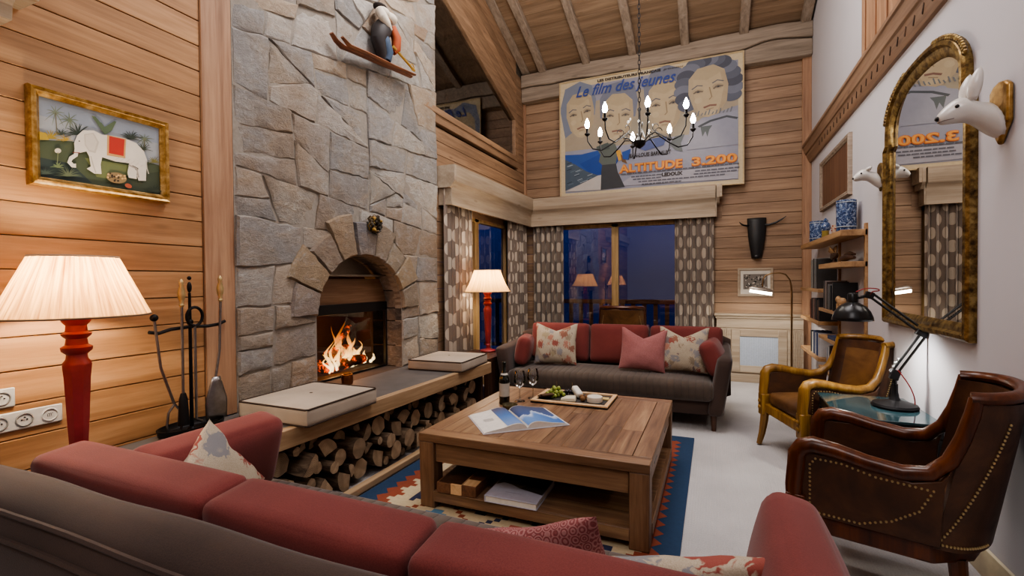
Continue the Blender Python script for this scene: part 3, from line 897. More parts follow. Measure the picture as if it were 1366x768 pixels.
W(link_mesh('smoke_shelf', m, plain('warm steel', '9a8f80', .4, .6), t), t)
# burning logs + flames
fl = [((-3.12, 3.10, .60), (-3.05, 3.55, .63), .05), ((-3.2, 3.05, .61), (-3.26, 3.5, .62), .05), ((-3.15, 3.18, .70), (-3.14, 3.5, .73), .055), ((-3.14, 3.3, .78), (-3.2, 3.52, .93), .03)]
ember = new_mat('charred log')
nt, b = ember[1], ember[2]
n1 = noise(nt, objco(nt), 18, 5, .7)
nt.links.new(ramp(nt, n1, [(.4, hexc('1d1410')), (.6, hexc('6d4a30'))]), b.inputs['Base Color'])
nt.links.new(ramp(nt, n1, [(.52, (0,0,0,1)), (.6, hexc('ff5a14'))]), b.inputs['Emission Color']); b.inputs['Emission Strength'].default_value = 1.6; b.inputs['Roughness'].default_value = .9
lab = ['charred log lying lowest at the front of the fire', 'charred log lying behind at the back of the fire', 'thick burning log across the top of the fire', 'thin charred branch sticking up out of the fire']
for (a, c, rr), l in zip(fl, lab):
    m = MB(); q = [Vector(a).lerp(Vector(c), k/5)+Vector((r.uniform(-.008, .008),)*3) for k in range(6)]
    m.tube(q, [rr*.8, rr, rr*1.05, rr, rr*.97, rr*.75], 10)
    tag(link_mesh('burning_log', m, ember[0], ang=60), l, 'log', 'logs on the fire')
m = MB()
for (y, x, h, w, ph) in [(3.22, -3.10, .36, .055, .3), (3.3, -3.08, .26, .05, 1.4), (3.12, -3.08, .22, .03, 2.2), (3.02, -3.05, .27, .03, .9), (3.4, -3.1, .17, .045, 3.0), (3.5, -3.08, .12, .04, 4.0), (3.58, -3.06, .08, .03, 5), (3.27, -3.15, .42, .05, .9), (3.17, -3.12, .31, .05, 1.9), (3.06, -3.12, .15, .035, 2.9), (2.97, -3.03, .14, .02, .4), (3.26, -3.06, .3, .04, 5.2), (3.36, -3.12, .33, .035, .1), (3.2, -3.16, .38, .03, 3.3), (3.12, -3.05, .2, .035, 4.4), (3.45, -3.12, .22, .03, 2.1), (3.08, -3.06, .3, .022, 1.1)]:
    P = []; RR = []
    for k in range(12):
        f = k/11; P.append((x+.02*math.sin(f*7+ph), y+.035*math.sin(f*5.2+ph*2)*(.3+f), .575+h*f)); RR.append(max(.001, .62*w*(math.sin(PI*min(1, .2+f*.8))**.9)*(1-f*.3)*(1+.25*math.sin(f*17+ph*5))))
    m.tube(P, RR, 8)
for v in range(len(m.v)): m.v[v] = (m.v[v][0]+3.1, m.v[v][1]-3.2, m.v[v][2]-.58)
o = link_mesh('flames', m, M['flame'], ang=180); o.location = (-3.1, 3.3, .58)
tag(o, 'orange and yellow flames rising from the burning logs', 'fire', kind='stuff')

# ------------------------------------------------------------------ hearth bench (structure of the room)
def bench_x(y): return -2.052 - (4.256-y)*(.115/2.472)
t = thing('hearth_bench', 'long slate topped hearth bench with thick oak front edge', 'bench', (-2.4, 2.5, 0))
m = MB(); m.prism([(XL+.02, .3), (-2.33, .3), (-2.33, 1.72), (bench_x(1.72)-.055, 1.72), (bench_x(4.256)-.055, 4.256), (XL+.02, 4.256)], .44, .538, 'z')
W(link_mesh('slate_top', m, M['slate'], t, bevel=.004), t)
m = MB(); m.prism([(bench_x(1.72)-.055, 1.72), (bench_x(1.72), 1.72), (bench_x(4.256), 4.256), (bench_x(4.256)-.055, 4.256)], .432, .54, 'z')
W(link_mesh('front_edge', m, M['oak_y'], t, bevel=.006), t)
m = MB(); m.bb((-2.11, 1.7, .012), (-2.055, 4.2, .052))
W(link_mesh('kick_board', m, M['oak_y'], t, bevel=.004), t)
m = MB(); m.bb((XL+.02, .3, 0), (-2.64, 4.2, .44))
W(link_mesh('back_panel', m, M['dark_z'], t), t)
m = MB(); m.bb((-2.62, 4.16, 0), (-2.12, 4.2, .435))
W(link_mesh('support', m, M['dark_z'], t), t)

# ------------------------------------------------------------------ firewood: prototypes then copies
def log_proto(kind, seed):
    q = random.Random(seed); L = .35
    if kind == 0: poly = [(math.cos(2*PI*k/14)*(1+q.uniform(-.07, .07)), math.sin(2*PI*k/14)*(1+q.uniform(-.07, .07))) for k in range(14)]
    elif kind == 1: poly = [(math.cos(PI*k/8)*1.05, math.sin(PI*k/8)*1.05-.4) for k in range(9)]+[(-.4, -.5), (.2, -.36)]
    else: poly = [(math.cos(PI*.62*k/7+.2)*1.5-.55, math.sin(PI*.62*k/7+.2)*1.5-.6) for k in range(8)]+[(-.62, -.7), (-.4, -.66)]
    n = len(poly); m = MB(); S = 6
    vs = []; fs = []
    for s in range(S+1):
        x = -L + L*s/S
        for p in poly:
            vs.append((x, p[0]*(1+q.uniform(-.05, .05)), p[1]*(1+q.uniform(-.05, .05))))
    for s in range(S):
        for k in range(n): fs.append((s*n+k, s*n+(k+1) % n, (s+1)*n+(k+1) % n, (s+1)*n+k))
    fs.append(tuple(range(n))[::-1])
    m.add(vs, fs)
    e = MB(); sl = q.uniform(-.02, .02)
    ring = vs[S*n:(S+1)*n]
    e.add([(x+.0015+sl*0, y, z) for x, y, z in ring]+[(.004, 0, 0)], [(k, (k+1) % n, n) for k in range(n)])
    return m, e
protos = []
LL = 'split firewood log with pale sawn end, stacked under the hearth bench'
for kind, sd in ((0, 1), (0, 2), (1, 3), (1, 4), (2, 5), (2, 6)):
    mb_, e = log_proto(kind, sd)
    for q in (mb_, e): q.v = [(x, y*.05, z*.05) for x, y, z in q.v]
    o = link_mesh('firewood_log', mb_, M['bark'], ang=50)
    link_mesh('cut_end', e, M['endgrain'], o, ang=60)
    tag(o, LL, 'log', 'firewood logs stacked under the hearth bench')
    protos.append(o)
placed = []
q = random.Random(4)
rad_list = [.066, .058, .052, .047, .042, .036, .031, .027]
for rad in rad_list:
    for _ in range(1400):
        y = q.uniform(1.72, 4.06); z = q.uniform(.03+rad, .42-rad*1.04)
        if all(math.hypot(y-a, z-b) > (rad+c)*1.02 for a, b, c in placed): placed.append((y, z, rad))
        if len(placed) > 130: break
placed.sort(key=lambda p: p[1])
used = set()
for i, (y, z, rad) in enumerate(placed):
    k = q.choice((0, 0, 1, 1, 2, 3, 4, 5, 4))
    if k not in used: o = protos[k]; used.add(k)
    else: o = copy_tree(protos[k])
    o.location = (-2.135 + q.uniform(-.06, .01) - (.05 if z > .33 else 0), y, z)
    o.rotation_euler = (q.uniform(0, 2*PI), q.uniform(-.05, .05), q.uniform(-.07, .07)); s = rad/.05
    o.scale = (1, s, s)
for k in range(6):
    if k not in used:
        for ch in list(protos[k].children): bpy.data.objects.remove(ch)
        bpy.data.objects.remove(protos[k])
# ------------------------------------------------------------------ kilim rug (one woven piece)
m = MB(); cs = .035
rx0, rx1, ry0, ry1 = -2.045, -.165, .75, 4.24
nx = round((rx1-rx0)/cs); ny = round((ry1-ry0)/cs)
blue, navy, rust, cream, coral, sky, tan = [hexc(h) for h in ('213a58', '2a3150', '86432f', 'bfb092', 'b0685a', '557f9c', '9c8258')]
cu, cvv = (nx-1)/2, (ny-1)/2
for i in range(nx):
    for j in range(ny):
        a = min(i, nx-1-i); b_ = min(j, ny-1-j)
        d = min(a, b_); s = j if a <= b_ else i
        zig = abs((s % 4)-2)
        if d < 4: c = blue
        elif d < 5+zig: c = rust
        elif d < 9:
            c = cream
        else:
            u, v = i-9, j-9
            P = 14
            uu, vv = (u+ (7 if (v//P) % 2 else 0)) % P, v % P
            e = abs(uu-6.5)+abs(vv-6.5)
            k = ((u+(7 if (v//P) % 2 else 0))//P + v//P) % 3
            cc = (coral, navy, sky)[k]; c2 = (navy, tan, rust)[k]
            c = cc if e < 2.6 else (cream if e < 4.2 else (c2 if 5.4 < e < 6.6 else cream))
            if e > 9.5: c = (navy, coral)[k % 2]
        m.col = c
        x, y = rx0+i*cs, ry0+j*cs
        m.add([(x, y, .011), (x+cs, y, .011), (x+cs, y+cs, .011), (x, y+cs, .011)], [(0,1,2,3)])
m.col = blue; m.bb((rx0, ry0, .001), (rx0+nx*cs, ry0+ny*cs, .0105))
# smooth zig-zag teeth along the long blue borders
for sx, xb in ((1, rx0+cs*4), (-1, rx0+(nx-4)*cs)):
    k = 0; y = ry0+cs*5
    while y < ry1-cs*5:
        m.col = rust; m.add([(xb, y, .0118), (xb, y+.1, .0118), (xb-sx*.05, y+.05, .0118)], [(0,1,2)]); y += .1
tag(link_mesh('kilim_rug', m, M['weave'], smooth=False), 'flat woven kilim rug with blue border and rust zigzags under coffee table', 'rug')

# ------------------------------------------------------------------ coffee table
t = thing('coffee_table', 'large square reclaimed wood coffee table with lower shelf', 'table', (-.955, 3.03, 0))
x0, x1, y0, y1 = -.668, .668, -.675, .675
m = MB(); k = 9; w = (x1-x0-.2)/k
for i in range(k):
    a = x0+.1+i*w; rr = random.Random(i); s = rr.uniform(-.3, .3)
    m.bb((a, y0+.1, .405), (a+w-.0012, s, .4495)); m.bb((a, s+.001, .405), (a+w-.0012, y1-.1, .4495))
link_mesh('top_boards', m, M['teak_y'], t, bevel=.0015, bseg=1)
for a_, b_, mm in (((x0, y0), (x1, y0+.099), 'teak_x'), ((x0, y1-.099), (x1, y1), 'teak_x'), ((x0, y0+.1), (x0+.099, y1-.1), 'teak_y'), ((x1-.099, y0+.1), (x1, y1-.1), 'teak_y')):
    m = MB(); m.bb((*a_, .402), (*b_, .45)); link_mesh('top_rail', m, M[mm], t, bevel=.004)
for sx in (-1, 1):
    for sy in (-1, 1):
        m = MB(); cx, cy = sx*(x1-.052), sy*(y1-.052)
        lo = [(cx+a*.05-sx*.004, cy+b*.05-sy*.004, .012) for a, b in ((-1,-1), (1,-1), (1,1), (-1,1))]
        hi = [(cx+a*.05, cy+b*.05, .402) for a, b in ((-1,-1), (1,-1), (1,1), (-1,1))]
        m.hexa(lo, hi); link_mesh('leg', m, M['teak_z'], t, bevel=.005)
for sy in (-1, 1):
    m = MB(); m.bb((x0+.105, sy*(y1-.03)-.012, .285), (x1-.105, sy*(y1-.03)+.012, .398)); link_mesh('apron', m, M['teak_x'], t, bevel=.004)
m = MB()
m.bb((x0+.03, y0+.105, .285), (x0+.055, y1-.105, .4)); link_mesh('apron', m, M['teak_y'], t, bevel=.004)
for a, b_ in ((y0+.105, -.005), (.005, y1-.105)):
    m = MB(); m.bb((x1-.05, a, .29), (x1-.018, b_, .398)); d_ = link_mesh('drawer', m, M['teak_y'], t, bevel=.004)
    c = (a+b_)/2; m = MB(); m.bb((x1-.019, c-.06, .335), (x1-.0165, c+.06, .365)); link_mesh('finger_slot', m, M['black'], d_)
m = MB(); k = 8; w = (y1-y0-.02)/k
for i in range(k): m.bb((x0+.02, y0+.01+i*w, .085), (x1-.02, y0+.01+(i+1)*w-.002, .12))
link_mesh('shelf_boards', m, M['teak_x'], t, bevel=.0015, bseg=1)
for sy in (-1, 1):
    m = MB(); m.bb((x0+.1, sy*(y1-.012)-.012, .055), (x1-.1, sy*(y1-.012)+.012, .118)); link_mesh('shelf_rail', m, M['teak_x'], t, bevel=.004)
for sx in (-1, 1):
    m = MB(); m.bb((sx*(x1-.012)-.012, y0+.1, .055), (sx*(x1-.012)+.012, y1-.1, .118)); link_mesh('shelf_rail', m, M['teak_y'], t, bevel=.004)

# ------------------------------------------------------------------ sofas
def sofa(name, label, w, loc, rz, seat_mat, ah=.52):
    t = thing(name, label, 'sofa', loc, rz)
    hw = w/2
    m = MB(); m.rcube((0, .02, .22), (w-.2, .86, .17), .02, 5); link_mesh('base', m, M['taupe'], t, weld=True)
    for s in (-1, 1):
        m = MB()
        def sh(v, s=s):
            f = (v.z+ah/2)/ah
            v.x += s*(.085*f); v.z += (.05*((v.y+.46)/.92)) if v.z > 0 else 0
            return v
        m.rcube((s*(hw-.15), .0, .14+ah/2), (.13, .93, ah), .045, 8, fn=sh); link_mesh('arm', m, M['taupe'], t, weld=True)
    pr = [(.33, .30), (.335, .44), (.345, .66), (.35, .725), (.365, .758), (.392, .77), (.43, .765), (.46, .745), (.485, .715), (.505, .665), (.52, .58), (.525, .42), (.50, .15), (.28, .15)]
    m = MB(); n = 30; vs = []; fs = []; X = hw-.0
    for k in range(n+1):
        x = -X+2*X*k/n; e = max(0, abs(x)/X-.94)/.06
        for (y, z) in pr:
            cy, cz = .38, .45
            f = 1-.10*e*e
            vs.append((x, cy+(y-cy)*f, cz+(z-cz)*f + .004*math.sin(x*9)*(z > .7)))
    q = len(pr)
    for k in range(n):
        for j in range(q): fs.append((k*q+j, k*q+(j+1) % q, (k+1)*q+(j+1) % q, (k+1)*q+j))
    fs += [tuple(range(q))[::-1], tuple(n*q+j for j in range(q))]
    m.add(vs, fs); link_mesh('backrest', m, M['taupe'], t, ang=60)
    for (y, z) in ((.487, .717), (.509, .662)):
        m = MB(); m.tube([(-X+.01+(2*X-.02)*k/20, y, z+.003*math.sin(k)) for k in range(21)], .008, 6); link_mesh('piping', m, M['taupe'], t)
    m = MB(); m.rcube((0, -.16, .352), (w-.30, .66, .17), .06, 12, bulge=(0, -.0, .02)); link_mesh('seat_cushion', m, seat_mat, t, weld=True)
    for sx in (-1, 1):
        for sy in (-1, 1):
            m = MB(); m.lathe([(.018, 0), (.03, .15)], (sx*(hw-.16), sy*.38, 0), 10); link_mesh('leg', m, M['dark_z'], t)
    return t
FX, FY = -.9975, 1.13
sofa('sofa', 'dark taupe velvet sofa seen from behind, nearest the viewer', 2.545, (FX, FY, 0), PI, M['ribbed'], .43)
sofa('sofa', 'dark taupe velvet sofa below the back windows, facing the coffee table', 2.28, (-.985, 4.93, 0), 0, M['ribbed'])

def cushion_box(name, label, cat, c, d, mat, rot=(0,0,0), r_=.055, b=(.02, .02, .02), group=None, n=12):
    m = MB(); m.rcube((0, 0, 0), d, r_, n, bulge=b)
    o = link_mesh(name, m, mat, weld=True, ang=70); o.location = c; o.rotation_euler = rot
    # raised seam around the front edge
    return tag(o, label, cat, group)
def seam(o, d, mat, ax=1, s=1):
    m = MB(); h = [q/2 for q in d]; k = .035; e = h[ax]*s - s*.012
    a, b = [i for i in range(3) if i != ax]; P = []
    for ca, cb in ((-1,-1), (1,-1), (1,1), (-1,1)):
        for t in range(5):
            ang = {(-1,-1): PI, (1,-1): 1.5*PI, (1,1): 0, (-1,1): .5*PI}[(ca, cb)] + t*PI/8
            p = [0,0,0]; p[a] = ca*(h[a]-k)+math.cos(ang)*(k-.004); p[b] = cb*(h[b]-k)+math.sin(ang)*(k-.004); p[ax] = e
            P.append(p)
    m.tube(P, .006, 6, closed=True); link_mesh('piping', m, mat, o)

# red back cushions: near sofa
for (a, b), l in zip(((-2.10, -1.245), (-1.24, -.60), (-.595, .08)), ('long red back cushion at the bench end of the near sofa', 'middle red back cushion of the near sofa', 'red back cushion of the near sofa beside the pink patterned pillow')):
    d = (b-a, .17, .33); o = cushion_box('back_cushion', l, 'cushion', ((a+b)/2, .895, .624), d, M['red'], (.10, 0, 0), .032, (.0, .015, .006))
for (a, b), l in zip(((-1.935, -1.265), (-1.255, -.63), (-.62, .08)), ('red back cushion of the far sofa nearest the corner curtains', 'middle red back cushion of the far sofa', 'red back cushion of the far sofa behind the pink pillow')):
    d = (b-a, .16, .42); o = cushion_box('back_cushion', l, 'cushion', ((a+b)/2, 5.14, .66), d, M['red'], (-.14, 0, 0), .05, (.0, .03, .0))
# red arm cushions
def armc(l, c, d, rot): 
    o = cushion_box('arm_cushion', l, 'cushion', c, d, M['red'], rot, .05, (.03, .0, .0)); return o
armc('square red cushion propped on the bench end arm of the near sofa', (-1.84, 1.24, .62), (.16, .56, .32), (0, .26, .0))
armc('red cushion standing against the window side arm of the near sofa', (.175, 1.28, .595), (.14, .56, .30), (0, .22, 0))
armc('small red cushion against the arm of the far sofa by the end table', (-1.90, 4.77, .61), (.13, .40, .30), (0, .2, .25))
armc('red bolster cushion slumped on the far sofa arm beside the radiator cabinet', (.0, 4.78, .63), (.14, .44, .32), (0, -.38, -.1))

def pillow(l, c, w, h, th, mat, rot, dip=0, name='throw_pillow'):
    m = MB()
    def side(s):
        def g(u, v):
            a, b = 2*u-1, 2*v-1
            a = math.sin(a*PI/2); b = math.sin(b*PI/2)
            pin = 1-.07*(1-b*b)*abs(a)**3; pin2 = 1-.07*(1-a*a)*abs(b)**3
            x = a*w/2*pin; z = b*h/2*pin2
            tt = max(0, (1-abs(a)**2.4)*(1-abs(b)**2.4))**.55
            z -= dip*max(0, (b+1)/2)**2*max(0, 1-abs(a)*1.15)
            wr = .004*math.sin(a*7+b*3)*math.sin(b*9-a*2)
            return (x, s*(th/2*tt+wr*(tt > .01)), z)
        return g
    m.grid(side(-1), 18, 18); m.grid(side(1), 18, 18, flip=True)
    o = link_mesh(name, m, mat, weld=True, ang=80); o.location = c; o.rotation_euler = rot
    return tag(o, l, 'pillow')
pillow('floral pillow at the corner curtain end of the far sofa', (-1.56, 4.83, .675), .46, .44, .15, M['floral'], (-.28, 0, .12), .07)
pillow('plain dusty pink pillow with a dent in its top on the far sofa', (-.645, 4.77, .665), .44, .42, .15, M['pink'], (-.3, .06, .08), .09)
pillow('floral pillow beside the red bolster on the far sofa', (-.275, 4.83, .675), .46, .44, .15, M['floral2'], (-.28, 0, -.1), .09)
pillow('pink key patterned pillow on the near sofa seat', (-.44, 1.17, .54), .46, .42, .14, M['pinkpat'], (.35, -.24, .05), .02)
pillow('floral pillow lying by the window side arm of the near sofa', (-.075, 1.25, .56), .53, .36, .12, M['floral3'], (.62, -.02, .33), .04)
pillow('floral pillow leaning on the square red cushion of the near sofa', (-1.70, 1.15, .565), .42, .38, .14, M['floral3'], (.3, .55, -1.15), .0)

# ------------------------------------------------------------------ leather tub armchairs (built facing +x)
def armchair(label, wood_m, lea, loc, rz, seat_m=None, group=None):
    t = thing('leather_armchair', label, 'armchair', loc, rz, group)
    fx, hy = .33, .30
    # seat rail
    m = MB(); m.prism([(fx, -hy), (fx, hy), (-.12, hy-.01), (-.24, .17), (-.285, 0), (-.24, -.17), (-.12, -hy+.01)], .27, .345, 'z'); link_mesh('seat_rail', m, wood_m, t, bevel=.01)
    m = MB(); m.rcube((.045, 0, .395), (.55, .50, .10), .035, 9, bulge=(0, 0, .035)); link_mesh('seat_cushion', m, seat_m or lea, t, weld=True)
    for s in (-1, 1):
        # front post, scroll and arm rail up to the back
        P = [(fx-.005, s*hy, .345), (fx+.0, s*hy, .45), (fx-.01, s*hy, .54), (fx-.012, s*hy, .585), (fx-.03, s*hy, .615), (fx-.07, s*hy, .63), (.18, s*hy, .622), (.08, s*hy, .60), (-.03, s*(hy-.005), .585), (-.11, s*(hy-.01), .60), (-.165, s*(hy-.02), .655), (-.20, s*(hy-.03), .74), (-.225, s*(hy-.035), .83), (-.235, s*(hy-.04), .885)]
        RR = [.034, .034, .036, .036, .036, .034, .031, .03, .03, .029, .027, .025, .024, .022]
        m = MB(); m.tube(P, RR, 10); link_mesh('arm_rail', m, wood_m, t)
        m = MB(); m.bb((fx-.045, s*hy-.033, .25), (fx+.028, s*hy+.033, .42)); m.ball((fx+.03, s*hy, .36), (.012, .02, .02), 8, 6); m.ball((fx+.03, s*hy, .31), (.012, .02, .02), 8, 6); link_mesh('front_block', m, wood_m, t, bevel=.006)
        # side panel of leather under the arm
        m = MB(); pl = [(fx-.03, .345), (fx-.03, .56), (fx-.05, .595), (.17, .60), (.05, .575), (-.06, .56), (-.14, .585), (-.165, .62), (-.15, .56), (-.14, .345)]
        m.prism(pl, s*(hy-.018), s*(hy+.012), 'y'); link_mesh('side_panel', m, lea, t, bevel=.004)
        # nail heads
        m = MB(); pts = []
        def run(a, b, stp=.0165):
            L = math.hypot(b[0]-a[0], b[1]-a[1]); k = max(1, int(L/stp))
            for i in range(k): pts.append((a[0]+(b[0]-a[0])*i/k, a[1]+(b[1]-a[1])*i/k))
        loop = [(fx-.06, .36), (fx-.06, .55), (fx-.08, .578), (.16, .578), (.05, .553), (-.12, .545), (-.08, .46), (0, .40), (.1, .36), (fx-.06, .36)]
        for a, b in zip(loop[:-1], loop[1:]): run(a, b)
        for x, z in pts: m.ball((x, s*(hy+.0125), z), .0052, 6, 4)
        link_mesh('nailhead_trim', m, M['nail'], t)
        # legs
        m = MB(); m.tube([(fx-.01, s*(hy-.005), .28), (fx-.003, s*(hy-.005), .2), (fx+.012, s*(hy-.003), .1), (fx+.035, s*(hy), .01)], [.034, .031, .026, .02], 8); link_mesh('leg', m, wood_m, t)
        m = MB(); m.tube([(-.19, s*.19, .28), (-.20, s*.195, .15), (-.23, s*.205, .01)], [.03, .026, .02], 8); link_mesh('leg', m, wood_m, t)
    # curved back shell
    def U(a, z):        # a in -1..1 round the tub
        f = (z-.33)/.55; ang = a*PI/2
        bx = -.12-.105*f; by = .288-.03*f
        d = .17-.01*f
        return (bx-d*max(0, math.cos(ang))**.8, by*math.sin(ang)*(1 if abs(a) < 1 else 1))
    def shell(off):
        def g(u, v):
            a = 2*u-1; z = .335+v*.535
            x, y = U(a, z)
            L = math.hypot(x+.12, y) or 1
            return (x+off*(x+.12)/L, y+off*y/L, z)
        return g
    m = MB(); n = 26; nv = 8
    m.grid(shell(.012), n, nv, flip=True); m.grid(shell(-.03), n, nv)
    b = 0; S = (n+1)*(nv+1)
    for i in range(n): m.add([], []); m.f.append((nv*(n+1)+i, nv*(n+1)+i+1, S+nv*(n+1)+i+1, S+nv*(n+1)+i)); m.m.append(0); m.c.append(None)
    for e in (0, n):
        for j in range(nv): m.f.append((j*(n+1)+e, (j+1)*(n+1)+e, S+(j+1)*(n+1)+e, S+j*(n+1)+e)); m.m.append(0); m.c.append(None)
    link_mesh('backrest', m, lea, t, ang=60)
    m = MB(); m.tube([(U(-1+2*k/24, .88)[0]+.004, U(-1+2*k/24, .88)[1]*1.01, .885+.012*math.cos((-1+2*k/24)*PI/2)) for k in range(25)], .026, 10, flat=.85); link_mesh('top_rail', m, wood_m, t)
    for s in (-1, 1):
        m = MB()
        for i in range(34):
            f = i/33; z = .36+f*.44; x, y = U(s*(.60+.39*(1-f)**1.2), z); L = math.hypot(x+.12, y)
            m.ball((x+.0145*(x+.12)/L, y+.0145*y/L, z), .0052, 6, 4)
        for i in range(18):
            z = .355; x, y = U(s*(.99-.55*i/17), z); L = math.hypot(x+.12, y)
            m.ball((x+.0145*(x+.12)/L, y+.0145*y/L, z), .0052, 6, 4)
        link_mesh('back_nailhead_trim', m, M['nail'], t)
    m = MB()
    def inner(u, v):
        a = (2*u-1)*.78; z = .45+v*.36; x, y = U(a, z); L = math.hypot(x+.12, y)
        bul = .02*(1-(2*u-1)**2)*(1-(2*v-1)**2)
        return (x-(.032+bul)*(x+.12)/L, y-(.032+bul)*y/L, z)
    m.grid(inner, 16, 8); link_mesh('back_pad', m, lea if seat_m is None else seat_m, t)
    return t
ac = armchair('dark mahogany armchair in dark brown leather, nearest the viewer', M['chair_wood'], M['leather'], (.72, 2.53, 0), PI-.30); ac.scale = (1, 1, 1.03)
armchair('honey gilt framed armchair in worn tan leather beside the bookshelves', M['chair_gold'], M['leather'], (.775, 4.14, 0), PI+.32, M['leather_tan'])
ac = armchair('leather armchair standing behind the far sofa at the window', M['chair_wood'], M['leather_tan'], (-1.11, 6.34, 0), PI/2+.1)
ac.scale = (1, 1, 1.12)

# ------------------------------------------------------------------ table lamps
def table_lamp(label, shade, loc, rb, pleat, prof_n=24, panels=0):
    t = thing('table_lamp', label, 'lamp', loc)
    pr = [(.085, 0), (.09, .012), (.085, .02), (.05, .028), (.025, .035), (.022, .06), (.030, .075), (.024, .09), (.03, .10), (.038, .25), (.045, .42), (.05, .475), (.046, .485), (.036, .50), (.034, .52), (.05, .535), (.052, .55), (.038, .56), (.034, .585), (.047, .598), (.05, .606), (.036, .615), (.034, .64), (.046, .655), (.05, .668), (.046, .676), (.02, .68)]
    m = MB(); m.lathe(pr, n=24)
    # shallow flutes on the tapered column
    vs = []
    for v in m.v:
        x, y, z = v
        if .1 < z < .476:
            a = math.atan2(y, x); k = 1-.07*abs(math.sin(a*4))
            x, y = x*k, y*k
        vs.append((x, y, z))
    m.v = vs
    link_mesh('stem', m, M['red_paint'], t)
    m = MB(); m.lathe([(.008, .67), (.008, .76)], n=8); link_mesh('lamp_holder', m, M['brass'], t)
    n = 96; h0, h1 = .68, .925; rt = rb*.57
    m = MB(); uv = []
    nv = 6
    for j in range(nv+1):
        f = j/nv
        for i in range(n+1):
            a = 2*PI*i/n
            rr = rb+(rt-rb)*f
            if panels:
                seg = PI*2/panels; aa = (a % seg)-seg/2; rr *= math.cos(seg/2)/math.cos(aa)*.5+.5
                rr *= 1-.05*math.sin(f*PI)
            else: rr *= 1+.012*math.sin(i*PI*.5+.4*math.sin(i))
            m.v.append((rr*math.cos(a), rr*math.sin(a), h0+(h1-h0)*f)); uv.append((i/n, f))
    for j in range(nv):
        for i in range(n):
            q = j*(n+1)+i; m.f.append((q, q+1, q+n+2, q+n+1)); m.m.append(0); m.c.append(None)
    m.uv = uv
    s = link_mesh('shade', m, shade, t)
    for z, rr in ((h0, rb), (h1, rt)):
        m = MB(); m.tube([(rr*(1.0)*math.cos(2*PI*k/48), rr*math.sin(2*PI*k/48), z) for k in range(48)], .004, 6, closed=True); link_mesh('trim_ring', m, M['linen'] if z == h1 else plain('shade binding', '7d6a58', .8), s)
    m = MB(); m.ball((0, 0, .79), (.03, .03, .04), 10, 8); link_mesh('bulb', m, M['bulb'], t)
    return t
table_lamp('red turned wood table lamp with wide gathered shade on the hearth bench', M['shade'], (-2.45, 1.095, .54), .25, True)
table_lamp('red turned wood table lamp with panelled cream shade on the end table', M['shade_far'], (-2.37, 4.83, .55), .27, False, panels=8)

# end table
t = thing('end_table', 'dark brown wooden end table between hearth bench and far sofa', 'table', (-2.40, 4.65, 0))
m = MB(); m.bb((-.20, -.31, .50), (.27, .27, .549)); link_mesh('tabletop', m, M['dark_z'], t, bevel=.004)
for sx in (-1, 1):
    m = MB(); m.bb((.035+sx*.2-.028, -.29, 0), (.035+sx*.2+.028, .25, .5)); link_mesh('side_panel', m, M['dark_z'], t, bevel=.003)
m = MB(); m.bb((-.14, -.27, .10), (.21, .24, .13)); link_mesh('shelf', m, M['dark_z'], t)

# glass topped side table
t = thing('side_table', 'low black side table with teal glass top between the two armchairs', 'table', (.875, 3.43, 0))
m = MB(); m.bb((-.235, -.31, .565), (.235, .31, .58)); link_mesh('glass_top', m, M['teal'], t, bevel=.003)
m = MB(); m.bb((-.225, -.30, .50), (.225, -.275, .563)); m.bb((-.225, .275, .50), (.225, .30, .563)); m.bb((-.225, -.275, .50), (-.2, .275, .563)); m.bb((.2, -.275, .50), (.225, .275, .563)); link_mesh('apron', m, M['black'], t, bevel=.003)
for sx in (-1, 1):
    for sy in (-1, 1):
        m = MB(); m.bb((sx*.21-.018, sy*.285-.018, 0), (sx*.21+.018, sy*.285+.018, .5)); link_mesh('leg', m, M['black'], t, bevel=.003)
m = MB(); m.bb((-.2, -.27, .18), (.2, .27, .20)); link_mesh('shelf', m, M['black'], t)
